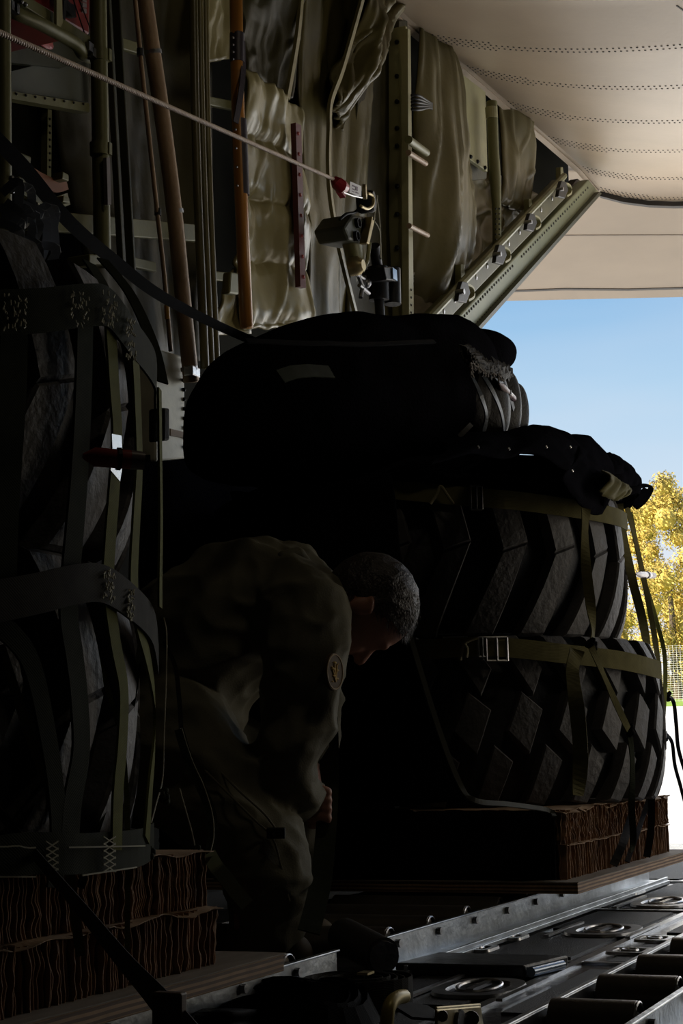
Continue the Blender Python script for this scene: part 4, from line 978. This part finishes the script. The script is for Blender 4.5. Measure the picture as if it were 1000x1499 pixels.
# ---- big black bag on top
bag = thing('equipment_bag', 'big black canvas bag lying on top of the aft tyres', 'bag', (4.5, 1.75, 1.12))
prof_top = [(272,600),(276,560),(295,520),(320,500),(345,478),(375,468),(420,459),(460,457),(500,466),(560,465),(620,472),(660,481),(700,494),(730,515),(742,545)]
BY = 1.78
def bagf(u, v):
    # u along the bag (forward-port corner to the mouth), v around the cross-section
    x0, x1 = P(292,600,Y=2.02), P(700,600,Y=1.52)
    L_ = x1-x0; L_.z = 0; d = L_.normalized(); n = V((d.y, -d.x, 0)); n = n if n.y < 0 else -n
    px = 276+(722-276)*u
    zt = 0
    for i in range(len(prof_top)-1):
        (a, b), (a2, b2) = prof_top[i], prof_top[i+1]
        if a <= px <= a2: zt = b+(b2-b)*(px-a)/max(1, a2-a); break
    else: zt = prof_top[-1][1]+(px-742)*3 if px > 742 else 600
    base = V((x0.x, x0.y, 0))+L_*u
    pt = P(px, zt, Y=base.y)
    ztop = pt.z-.02; zbot = 1.17; H = max(.05, ztop-zbot)
    wd = .31*(1-abs(2*u-1)**2.6)**.5+.02; ek = (1-abs(2*u-1)**7)**.5; zmid = zbot+H*.45; ztop = zmid+(ztop-zmid)*ek; zbot = zmid+(zbot-zmid)*(.35+.65*ek); H = ztop-zbot
    a = 2*PI*v; ca, sa = math.cos(a), math.sin(a); e = .62
    cx_ = abs(ca)**e*(1 if ca >= 0 else -1); cz = abs(sa)**e*(1 if sa >= 0 else -1)
    f = 1+.05*noise.noise(V((u*6, math.cos(a)*2, math.sin(a)*2)))+.03*noise.noise(V((u*15, math.cos(a)*5, math.sin(a)*5)))
    return base+n*wd*cx_*f+V((0,0,zbot+H*.5+H*.5*cz*(f if sa < 0 else 1+.4*(f-1))))
mb = MB().grid(bagf, 70, 56)
obj('bag_body', mb, CANVAS, bag, smooth=True, clean=True)
mb = MB()
# mouth: bulging gathered lobes
def lobe3(cxp, cyp, wpx, hpx, Y, seed, m=CANVAS2):
    c = P(cxp, cyp, Y=Y); s = 1/ (2400/((c-CAM).length)); rx, rz = wpx*s/2, hpx*s/2; vs = []; n1, n2 = 22, 24; fs = []
    mbl = MB()
    def f(u, v):
        a = 2*PI*u; b = PI*v
        r = 1+.06*noise.noise(V((math.cos(a)*2, v*2, seed)))+.05*math.sin(a*5+seed)*math.sin(b)
        k = math.sin(b)**.7
        return c+V((math.sin(a)*k*rx*.5, 0, 0))*r+V((.35,-.93,0))*(math.sin(a)*k*rx*1.2*r)*.9+V((.9,.38,0))*math.cos(a)*k*rx*r+V((0,0,math.cos(b)*rz))
    mbl.grid(f, n1, n2); return obj('bag_lobe', mbl, m, bag, smooth=True, clean=True)
lobe3(692,585,70,120,1.42,1); lobe3(716,590,52,112,1.38,2); lobe3(738,592,44,104,1.40,3); lobe3(754,602,34,84,1.45,4)
lobe3(700,515,90,62,1.5,7,CANVAS); lobe3(722,520,44,44,1.46,8,CANVAS)
mb = MB(); rr = random.Random(11)
q = smooth_path([P(676,515,Y=1.36),P(690,528,Y=1.34),P(705,540,Y=1.33),P(720,543,Y=1.33),P(738,548,Y=1.36)],7); 
pts = []
for i in range(150):
    f = i/149*(len(q)-1); k = min(int(f), len(q)-2); p = q[k].lerp(q[k+1], f-k); a = i*1.35
    pts.append(p+V((.0,-.012*math.sin(a)-.01,.016*math.cos(a)+.012*noise.noise(V((i*.2,0,0))))))
mb.ribbon(pts, .032, .003, V((-.3,-1,.1))); obj('gathered_ruffle', mb, CANVAS2, bag)
mb = MB()
for k in range(26):
    a = rr.uniform(684,732); b = 534+(a-684)*.3+rr.uniform(-8,8); p = P(a,b,Y=1.31); mb.tube([p, p+V((rr.uniform(-.02,.02),-.006,rr.uniform(-.025,.01)))], .0028, 6)
pieces('lace', mb, mat('grey lace', (.22,.20,.19), .7), bag)
mb = MB()
for pts in ([(706,548,1.33),(722,575,1.31),(734,605,1.32),(738,632,1.34)], [(690,550,1.33),(704,580,1.30),(712,610,1.31),(706,640,1.33)], [(720,546,1.33),(742,572,1.34),(752,600,1.35)]):
    mb.ribbon(smooth_path([P(a,b,Y=y) for a,b,y in pts],7), .014, .004, V((-.5,-1,0)))
pieces('bag_strap', mb, mat('blue grey webbing', (.07,.085,.105), .5), bag)
mb = MB(); mb.ribbon(smooth_path([P(672,640,Y=1.25),P(684,628,Y=1.24),P(690,622,Y=1.24)],4), .012, .003); mb.ribbon(smooth_path([P(676,630,Y=1.25),P(684,642,Y=1.24),P(690,645,Y=1.24)],4), .01, .003); pieces('strap_tail', mb, WEB_GY, bag)
mb = MB(); mb.ribbon([P(x, 497+6*math.sin((x-400)/60)+abs(x-480)*.05, Y=1.36+.1*(620-x)/300) for x in range(360,640,12)], .012, .004, V((-.4,-.8,.6)))
obj('piping', mb, WEB_B, bag)
mb = MB(); mb.ribbon([P(a,b,Y=1.34) for a,b in ((410,552),(430,545),(455,543),(485,545))], .03, .003, V((-.5,-1,.4))); obj('faded_patch', mb, WEB_D, bag)
bar_light('pinkish tube tucked into the mouth of the black bag', P(731,562,Y=1.33), P(752,584,Y=1.34), PINK, mat('mauve plastic', (.3,.2,.25), .4), .009)
# small bag on forward load (only its mouth is seen)
b2 = thing('equipment_bag', 'dark crumpled bag on top of the forward tyres at the picture edge', 'bag', (1.7, 1.7, 1.1))
def b2f(u, v):
    a = 2*PI*u; b = PI*v; r = 1+.10*noise.noise(V((math.cos(a)*2.5, math.sin(a)*2.5, v*5)))+.06*noise.noise(V((math.cos(a)*7, math.sin(a)*7, v*9)))
    k = math.sin(b)**.6; return V((1.58+math.cos(a)*k*.40*r, 1.68+math.sin(a)*k*.40*r, 1.15+math.cos(b)*.09*r))
obj('bag_body', MB().grid(b2f, 60, 30), CANVAS, b2, smooth=True, clean=True)
mb = MB(); rr = random.Random(21)
for k in range(16):
    x = rr.uniform(-10,60); y = 290+x*.7+rr.uniform(-20,50)
    a = P(x,y,Y=1.24); pts = [a, a+V((rr.uniform(.0,.03),-.02,rr.uniform(-.03,.02))), a+V((rr.uniform(.02,.06),0,rr.uniform(-.06,.0))), a+V((rr.uniform(.02,.07),.02,rr.uniform(-.09,-.03)))]
    mb.ribbon(smooth_path(pts,5), .012, .003)
obj('gathered_ruffle', mb, mat('grey glossy fabric', (.42,.44,.48), .3), b2)
mb = MB(); mb.ball(P(60,307,Y=1.3), .006, 8); mb.ball(P(55,301,Y=1.3), .004, 8); obj('shiny_snap', mb, STEEL, b2)
# webbing over forward top
mb = MB()
for pts in ([(130,385,1.3),(146,410,1.22),(158,440,1.15)], [(150,380,1.5),(190,430,1.4),(222,500,1.3),(237,560,1.25)], [(20,380,1.3),(22,420,1.2),(22,450,1.14)]):
    mb.ribbon(smooth_path([P(a,b,Y=y) for a,b,y in pts],8), .022, .003, V((-.5,-.8,.3)))
pieces('top_strap', mb, WEB_D, net)

# ================================================================== PERSON
RT = RW @ V((1,0,0)); UP = RW @ V((0,1,0)); BK = RW @ V((0,0,1))
def D(px, py, d): return P(px, py, D=d)
def capsule(mb, p, q, r1, r2, n=16):
    d = q-p; L_ = d.length; pts = []; rs = []
    d = d.normalized() if L_ > 1e-6 else V((0,0,1))
    for i in range(5): a = PI/2*i/4; pts.append(p-d*r1*math.cos(a)); rs.append(max(1e-4, r1*math.sin(a)))
    for i in range(5): a = PI/2*i/4; pts.append(q+d*r2*math.sin(a)); rs.append(max(1e-4, r2*math.cos(a)))
    mb.tube(pts, rs, n)
def chain(mb, pts, rs, n=16):
    for i in range(len(pts)-1): capsule(mb, pts[i], pts[i+1], rs[i], rs[i+1], n)
person = thing('person', 'person in a green flight suit crouching head down between the two loads', 'person', D(370,1405,3.3))
SH_R = D(438,905,3.36); SH_L = D(450,915,3.66)
J = dict(
 torso=([D(235,1045,3.50), D(262,985,3.50), D(310,930,3.50), D(365,898,3.51), D(412,886,3.52)], [.150,.140,.145,.142,.105]),
 armR=([SH_R, D(448,935,3.32), D(440,1015,3.30), D(424,1100,3.28), D(418,1140,3.27), D(432,1166,3.31), D(446,1182,3.36)], [.078,.064,.058,.052,.046,.036,.028]),
 armL=([SH_L, D(450,960,3.68), D(448,1080,3.66), D(446,1120,3.6), D(452,1150,3.48)], [.07,.058,.048,.042,.028]),
 legR=([D(240,1085,3.36), D(310,1160,3.28), D(372,1235,3.22), D(388,1265,3.2), D(388,1300,3.2), D(384,1345,3.22), D(372,1390,3.24)], [.118,.098,.072,.066,.064,.058,.042]),
 legL=([D(250,1075,3.62), D(350,1130,3.60), D(425,1190,3.58), D(428,1260,3.57), D(412,1365,3.56)], [.11,.09,.066,.056,.042]),
 sho=([SH_R, D(430,880,3.5), SH_L], [.075,.10,.07]),
)
HC = D(541,888,3.46)
CR = (RT*.97+UP*.10-BK*.12).normalized(); FD = (-UP*.97-RT*.0+BK*.02); FD = (FD-CR*FD.dot(CR)).normalized(); SD = CR.cross(FD); SD = SD if SD.dot(BK) > 0 else -SD
HR = Matrix((CR, FD, SD)).transposed()
def H(c, f, s): return HC+CR*c+FD*f+SD*s
def bodyshape(grow=0.0, head=True, hands=True, suit=False):
    mb = MB()
    for k, (pts, rs) in J.items():
        if suit and k.startswith('arm'): pts, rs = pts[:-1], rs[:-1]
        chain(mb, pts, [r+grow for r in rs])
    if head:
        chain(mb, [D(425,880,3.50), D(468,880,3.48), H(-.055,.0,0)], [.07,.060,.058])
        mb.ball(H(.005,-.008,0), 1, 32, (.098,.102,.078), 0, HR)
        mb.ball(H(-.045,.035,0), 1, 24, (.062,.062,.058), 0, HR)
        mb.ball(H(-.085,.070,0), 1, 20, (.028,.026,.03), 0, HR)      # chin
        capsule(mb, H(-.005,.088,0), H(-.032,.108,0), .009, .014)    # nose
        capsule(mb, H(-.060,.088,-.018), H(-.060,.088,.018), .009, .009)   # lips
        capsule(mb, H(.018,.082,-.03), H(.018,.082,.03), .012, .012)   # brow
        for s in (1,-1):
            mb.ball(H(-.028,-.006,.080*s), 1, 16, (.032,.019,.009), 0, HR)
            capsule(mb, H(-.005,-.018,.086*s), H(-.012,.006,.088*s), .006, .006)
    if hands:
        # right hand closing round the strap
        w0 = J['armR'][0][-1]; pc = D(455,1178,3.37)
        chain(mb, [w0, D(452,1178,3.36), D(458,1172,3.36)], [.026,.034,.034])
        for k in range(5):
            if k < 4:
                y = 1158+k*13; ln = (1, 1.12, 1.05, .85)[k]
                chain(mb, [D(456,y+2,3.35), D(466+2*ln,y-3,3.31), D(478+2*ln,y+1,3.315), D(480,y+4,3.36)], [.0105,.0100,.0092,.0078])
            else: chain(mb, [D(446,1164,3.34), D(450,1150,3.31), D(460,1142,3.32)], [.013,.0115,.009])
        w1 = J['armL'][0][-1]; chain(mb, [w1, D(456,1165,3.46)], [.028,.032])
        for k in range(4):
            x = 452+k*7; chain(mb, [D(x,1172,3.46), D(x+2,1190,3.43), D(x+5,1203,3.44), D(x+3,1210,3.47)], [.0098,.0095,.0088,.0075])
        chain(mb, [D(452,1160,3.45), D(446,1172,3.42), D(452,1182,3.42)], [.012,.011,.009])
    if not suit:
        for a, b in ((J['legR'][0][-1], D(425,1408,3.22)), (J['legL'][0][-1], D(462,1390,3.54))):
            chain(mb, [a, V((a.x, a.y, .045)), b], [.04,.045,.035])
    return mb
def remeshed(name, mb, vox, m, parent, fn=None, smooth_it=2):
    o = obj(name, mb, m, parent)
    r = o.modifiers.new('r', 'REMESH'); r.mode = 'VOXEL'; r.voxel_size = vox; r.use_smooth_shade = True
    s = o.modifiers.new('s', 'SMOOTH'); s.factor = .5; s.iterations = smooth_it
    dg = bpy.context.evaluated_depsgraph_get(); me = bpy.data.meshes.new_from_object(o.evaluated_get(dg)); o.modifiers.clear(); o.data = me
    if fn:
        off = o.location.copy(); nor = [v.normal.copy() for v in me.vertices]
        for v, n_ in zip(me.vertices, nor): v.co = fn(v.co+off, n_)-off
    me.polygons.foreach_set('use_smooth', [True]*len(me.polygons)); me.materials.clear(); me.materials.append(m)
    return o
remeshed('body', bodyshape(), .0048, SKINM, person, smooth_it=2)
def folds(p, n_):
    a = 1-abs(noise.noise(V((p.x*5, p.y*5, p.z*9)))*2.2); b = 1-abs(noise.noise(V((p.x*13+4, p.y*13, p.z*17)))*2)
    return p+n_*(.018*(a-.6)+.008*(b-.5))
suit = remeshed('flight_suit', bodyshape(.025, False, False, True), .007, SUIT, person, folds, 3)
mb = MB()
# collar
chain(mb, [D(414,815,3.42), D(436,812,3.44), D(452,835,3.46), D(458,870,3.40)], [.012,.016,.016,.012])
obj('collar', mb, SUIT, suit, smooth=True)
# boots
for a, b in ((J['legR'][0][-1], D(428,1410,3.22)), (J['legL'][0][-1], D(464,1392,3.54))):
    mb = MB(); chain(mb, [a+V((0,0,.02)), V((a.x,a.y,.055))], [.05,.052]); chain(mb, [V((a.x,a.y,.05)), V((b.x,b.y,.045))], [.05,.042]); remeshed('boot', mb, .008, mat('tan boot', (.14,.11,.07), .7), person)
# hair: cap and short strands
mb = MB(); rh = random.Random(4)
def hair_ok(c, f): return c > -.055+max(0, f+.03)*1.15 and f < .085
cap = MB(); cap.ball((0,0,0), 1, 40, (1,1,1))
vs = []; keep = {}
for i, p in enumerate(cap.v):
    c, f, s = .005+p.x*.1025, -.008+p.y*.1065, p.z*.082
    if hair_ok(c, f) or (f < -.03 and c > -.10): keep[i] = len(vs); q = H(c, f, s); vs.append(q+(q-HC).normalized()*.004*noise.noise(q*60))
mb.add(vs, [tuple(keep[i] for i in f) for f in cap.f if all(i in keep for i in f)])
for k in range(5200):
    n_ = V((rh.gauss(0,1), rh.gauss(0,1), rh.gauss(0,1))).normalized(); c, f, s = .005+n_.x*.1, -.008+n_.y*.104, n_.z*.080
    if not (hair_ok(c, f) or (f < -.03 and c > -.085)): continue
    b = H(c, f, s); o_ = (b-H(0,-.01,0)).normalized(); g = (FD*.8-CR*.3+V((rh.uniform(-.3,.3), rh.uniform(-.3,.3), rh.uniform(-.3,.3))))
    tip = b+o_*rh.uniform(.003,.008)+g*rh.uniform(.008,.018); w_ = o_.cross(g).normalized()*.0009
    mb.add([b-w_, b+w_, tip, b+o_*.001], [(0,1,2), (0,2,3), (1,3,2)])
obj('hair', mb, HAIR, person)
# shoulder patch
pn = (RT*.80+BK*.52+UP*.05).normalized(); pc = D(488,984,3.232); pu = (UP-pn*UP.dot(pn)).normalized(); pv = pn.cross(pu)
def disc(mb, c, r, h, mi=0, sx=1.0):
    n = 32; lo = [c+(pu*math.sin(2*PI*k/n)*r+pv*math.cos(2*PI*k/n)*r*sx) for k in range(n)]; mb.prism(lo, pn*h, mi)
mb = MB(); disc(mb, pc-pn*.004, .037, .008, 0, .82); pt = obj('shoulder_patch', mb, mat('patch brown', (.10,.06,.03), .7), suit)
mb = MB()
n = 32; mb.tube([pc+pn*.004+(pu*math.sin(2*PI*k/n)*.034+pv*math.cos(2*PI*k/n)*.028) for k in range(n)], .0016, 6, closed=True)
obj('patch_border', mb, mat('tan thread', (.45,.33,.20), .7), pt)
mb = MB()
for a, b, r in ((0,.018,.007),(.006,.006,.008),(-.008,.002,.006),(.004,-.008,.007),(-.006,-.014,.006),(.010,-.018,.004),(-.012,.014,.004)):
    mb.ball(pc+pv*a+pu*b+pn*.004, r, 8, (1,.6,.4))
for a in (-.4, .1, .7): mb.tube([pc+pn*.005-pu*.02, pc+pn*.005+pu*.015*math.cos(a)+pv*.018*math.sin(a)], .0018, 6)
obj('patch_emblem', mb, mat('gold thread', (.62,.42,.12), .6), pt)
# seams
def seam(pts, r=.0022, m=None):
    mb = MB().tube(smooth_path([D(*p) for p in pts], 6), r, 6); obj('seam', mb, m or mat('suit seam', (.16,.145,.10), .8), suit)
seam([(300,1128,3.17),(340,1168,3.14),(372,1200,3.12),(398,1226,3.13),(410,1262,3.125),(424,1320,3.13)])
seam([(318,1125,3.18),(352,1160,3.15),(385,1190,3.13),(404,1214,3.13)])
mb = MB(); mb.box(D(404,1220,3.12), (.035,.012,.02), RT, BK); mb.ball(D(399,1224,3.11), .005, 8); obj('pocket_tab', mb, BLACK, suit, bevel=.002)
lstrap('wide dark strap hanging vertically beside the crouching person', [(480,1030,1.50),(482,1100,1.46),(481,1160,1.42),(477,1220,1.38),(470,1290,1.34),(452,1365,1.30)], .042, WEB_D)

# ================================================================== FLOOR GEAR
def conveyor(label, x0, x1, ya, yb, zt, rr, sp, off=.08):
    t = thing('roller_conveyor', label, 'roller conveyor', ((x0+x1)/2, (ya+yb)/2, 0), 'roller conveyors on the floor')
    for y, s in ((ya, -1), (yb, 1)):
        mb = MB(); mb.box(((x0+x1)/2, y, zt/2+.004), (x1-x0, .006, zt-.008)); mb.box(((x0+x1)/2, y+s*.035, .008), (x1-x0, .07, .010)); mb.box(((x0+x1)/2, y+s*.060, .016), (x1-x0, .008, .014)); mb.box(((x0+x1)/2, y+s*.004, zt), (x1-x0, .012, .004))
        r = obj('side_rail', mb, ALU, t, bevel=.0015)
    x = x0+off; kk = 0
    while x < x1-.03:
        mb = MB(); y0, y1 = ya+.012, yb-.012
        mb.lathe((x, y0, zt-rr*.55), [(.0,0), (rr*.5,0), (rr*.55,.004), (rr*.85,.004), (rr*.9,0), (rr,.002), (rr,y1-y0-.002), (rr*.9,y1-y0), (0,y1-y0)], 28, (0,1,0))
        ro = obj('roller', mb, mat('roller tube', (.16,.14,.12), .4, .6, .2, 20, .1, 60), t, smooth='auto')
        mb = MB().tube([(x, ya-.012, zt-rr*.55), (x, yb+.012, zt-rr*.55)], .008, 8); obj('axle', mb, STEEL_D, ro)
        mb = MB()
        n = 24; mb.tube([V((x+math.cos(2*PI*k/n)*rr*.93, y0-.001, zt-rr*.55+math.sin(2*PI*k/n)*rr*.93)) for k in range(n)], .0022, 5, closed=True); obj('end_ring', mb, STEEL, ro)
        x += sp; kk += 1
    return t
conveyor('bright roller rail under the forward load, ending just past its skid', .95, 2.86, 1.26, 1.72, .072, .032, .21, .05)
conveyor('long roller rail running aft under the second load', 3.06, 5.4, 1.26, 1.72, .070, .032, .24, .10)
conveyor('narrow roller tray at the lower corner of the frame', 1.95, 3.62, .56, .71, .062, .032, .27, .13)
mb = MB().tube([P(503,1370,Z=.07), P(560,1400,Z=.045)], .036, 24); t = thing('loose_roller', 'dark drum lying askew in the gap between the two roller rails', 'roller', P(530,1400,Z=.0))
obj('drum', mb, mat('dull drum', (.07,.065,.06), .5, .5), t, smooth='auto'); mb = MB().tube([P(558,1399,Z=.046), P(563,1402,Z=.044)], .03, 20); obj('drum_end', mb, STEEL_D, t)
mb = MB(); mb.box(((3.4), 2.02, .03), (.10, .9, .05)); tag(obj('cross_bar', mb, STEEL), 'wide shiny bar on the floor beyond the rollers, behind the crouching person', 'bar')
mb = MB(); mb.box((3.95, 1.95, .02), (.05, 1.0, .03)); tag(obj('cross_bar', mb, STEEL), 'narrow shiny bar on the floor under the aft skid', 'bar')
def ringplate(label, px, py, sx, sy, kind):
    c = P(px, py, Z=.004); t = thing('tie_down_plate', label, 'tie-down point', c, 'tie-down points in the floor')
    mb = MB()
    n = 28; e = .75 if kind == 'ring' else .35
    def loop(k, z): return [c+V((math.copysign(abs(math.cos(2*PI*i/n+.01))**e, math.cos(2*PI*i/n+.01))*sx*k, math.copysign(abs(math.sin(2*PI*i/n+.01))**e, math.sin(2*PI*i/n+.01))*sy*k, z)) for i in range(n)]
    A, B, C_, D_ = loop(1, 0), loop(.98, .006), loop(.70, .006), loop(.66, -.001)
    vs = A+B+C_+D_; mb.add(vs, [(l*n+i, l*n+(i+1) % n, (l+1)*n+(i+1) % n, (l+1)*n+i) for l in range(3) for i in range(n)]); obj('plate', mb, STEEL_D if kind == 'ring' else STEEL, t, smooth='auto')
    mb = MB(); mb.prism(loop(.68, -.001), (0,0,.0015)); obj('recess', mb, BLACK, t)
    mb = MB()
    if kind == 'ring': mb.tube([c+V((math.cos(2*PI*i/n)*sx*.5, math.sin(2*PI*i/n)*sy*.5, .006+.003*math.cos(2*PI*i/n))) for i in range(n)], .004, 8, closed=True); mb.box(c+V((0,0,.006)), (sx*.9,.014,.006))
    else: mb.tube([c+V((math.cos(2*PI*i/n)*sx*.36, math.sin(2*PI*i/n)*sy*.36, .005)) for i in range(n)], .004, 6, closed=True)
    obj('ring', mb, STEEL, t, smooth='auto')
    if kind == 'ring':
        mb = MB(); mb.box(c+V((0,sy*1.12,.004)), (sx*2.4,.012,.005)); mb.box(c+V((0,-sy*1.12,.004)), (sx*2.4,.012,.005)); pieces('edge_trim', mb, STEEL, t)
ringplate('large tie-down ring nearest the strap coil', 702,1449,.12,.075,'ring')
ringplate('tie-down ring dish in the middle of the black floor squares', 884,1364,.13,.085,'ring')
ringplate('bright tie-down ring dish close to the aft skid', 975,1323,.15,.09,'ring')
ringplate('small slotted plate behind the black slab, the upper of two', 742,1374,.05,.045,'slot')
ringplate('small slotted plate just behind the black slab', 696,1391,.05,.045,'slot')
ringplate('small slotted plate beside the aft skid edge', 919,1308,.07,.045,'slot')
ringplate('small slotted plate aft of the roller tray', 958,1377,.05,.04,'slot')
ringplate('small slotted plate between the ring dish and the roller tray', 922,1395,.05,.045,'slot')
ringplate('small slotted plate beside the tray rollers', 965,1422,.05,.035,'slot')
t = thing('floor_slab', 'flat black slab lying loose on the floor beside the roller rail', 'slab', P(700,1415,Z=.0))
a,b,c,d = [P(x,y,Z=.026) for x,y in ((578,1410),(768,1414),(832,1399),(642,1394))]
mb = MB(); mb.prism([a,b,c,d], (0,0,-.024)); obj('board', mb, mat('black slab', (.03,.03,.032), .35, .2, .3, 20, .2, 60), t, bevel=.004)
mb = MB(); mb.tube([b+V((-.0,-.012,-.012)), b.lerp(c,.7)+V((0,-.012,-.012))], .010, 10); obj('handle_bar', mb, BLUEG, t, smooth='auto')
# coiled strap and ratchet
t = thing('strap_coil', 'coiled dark webbing strap lying by the yellow hook', 'strap coil', P(530,1480,Z=0))
c = P(522,1478,Z=.0)
mb = MB(); pts = []
for i in range(150): a = i*.21; r = .035+.0020*a+.0014*math.sin(a*3); pts.append(c+V((math.cos(a)*r, math.sin(a)*r, .030+.002*math.sin(a*.7))))
mb.ribbon(pts, .048, .0016, [V((math.cos(i*.21), math.sin(i*.21), 0)) for i in range(150)]); obj('rolled_webbing', mb, WEB_GY, t)
mb = MB(); mb.box(c+V((.02,-.01,.058)), (.03,.02,.004)); obj('brass_clip', mb, BRASS, t)
t = thing('strap_heap', 'large loose loops of dark strap at the bottom edge of the picture', 'strap', P(410,1499,Z=0))
mb = MB(); c2 = P(430,1499,Z=.0)
for r, z in ((.13,.025),(.115,.03),(.10,.028)):
    mb.ribbon([c2+V((math.cos(a*.25)*r*1.0, math.sin(a*.25)*r, z+.012*math.sin(a*.6))) for a in range(26)], .045, .003, [V((math.cos(a*.25), math.sin(a*.25), .5)) for a in range(26)])
obj('loops', mb, WEB_B, t)
mb = MB(); mb.grid(lambda u, v: P(285+150*u,1478+40*v,Z=.03+.02*math.sin(u*5)+.012*math.sin(v*6+u*3)), 16, 8); obj('folded_end', mb, WEB_B, t, smooth=True, solid=.003)
t = thing('ratchet_buckle', 'worn brass ratchet buckle at the bottom edge', 'ratchet', P(640,1499,Z=0))
mb = MB(); px_ = lambda x, y, z=.03: P(x, y, Z=z)
mb.prism([P(640,1478,Y=.86),P(704,1473,Y=.86),P(710,1510,Y=.86),P(640,1512,Y=.86)], (0,.004,0)); mb.prism([P(640,1474,Y=.92),P(704,1469,Y=.92),P(710,1506,Y=.92),P(640,1508,Y=.92)], (0,.004,0)); pieces('side_plate', mb, BRASS, t, bevel=.002)
mb = MB(); mb.tube([P(648,1488,Y=.85),P(648,1484,Y=.94)], .008, 12); mb.tube([P(690,1492,Y=.85),P(690,1488,Y=.94)], .012, 12); mb.lathe(P(676,1496,Y=.855), [(.0,.0),(.018,.0),(.018,.008),(0,.008)], 9, (0,1,0)); obj('spool', mb, STEEL_D, t, smooth='auto')
mb = MB(); mb.ribbon([P(582,1478,Y=.9),P(610,1480,Y=.9),P(645,1486,Y=.9)], .05, .004, V((0,-.5,1))); obj('webbing_tail', mb, WEB_B, t)
mb = MB(); mb.tube(smooth_path([P(592,1459,Y=.88),P(580,1462,Y=.88),P(570,1474,Y=.88),P(567,1492,Y=.88),P(566,1512,Y=.88)],6), [.010]*25, 10)
hk = obj('yellow_hook', mb, YELLOW, t, smooth=True)
q = smooth_path([D(-30,1150,2.05), D(0,1190,2.0), D(60,1262,1.95), D(120,1332,1.85), D(180,1405,1.7), D(225,1455,1.55), D(262,1500,1.45), D(300,1550,1.4)], 8)
tag(obj('tie_down_strap', MB().ribbon(q, [.009+.020*(i/(len(q)-1))**1.5 for i in range(len(q))], .003, [(CAM-p).normalized()+V((0,.9,.5)) for p in q]), WEB_GY), 'grey strap stretched diagonally in front of the forward paper layers', 'strap')
mb = MB(); mb.box(D(248,1482,1.46), (.012,.03,.035)); tag(obj('strap_keeper', mb, mat('brown clip', (.12,.07,.05), .5), bevel=.002), 'brown clip on the diagonal grey strap at the bottom', 'clip')
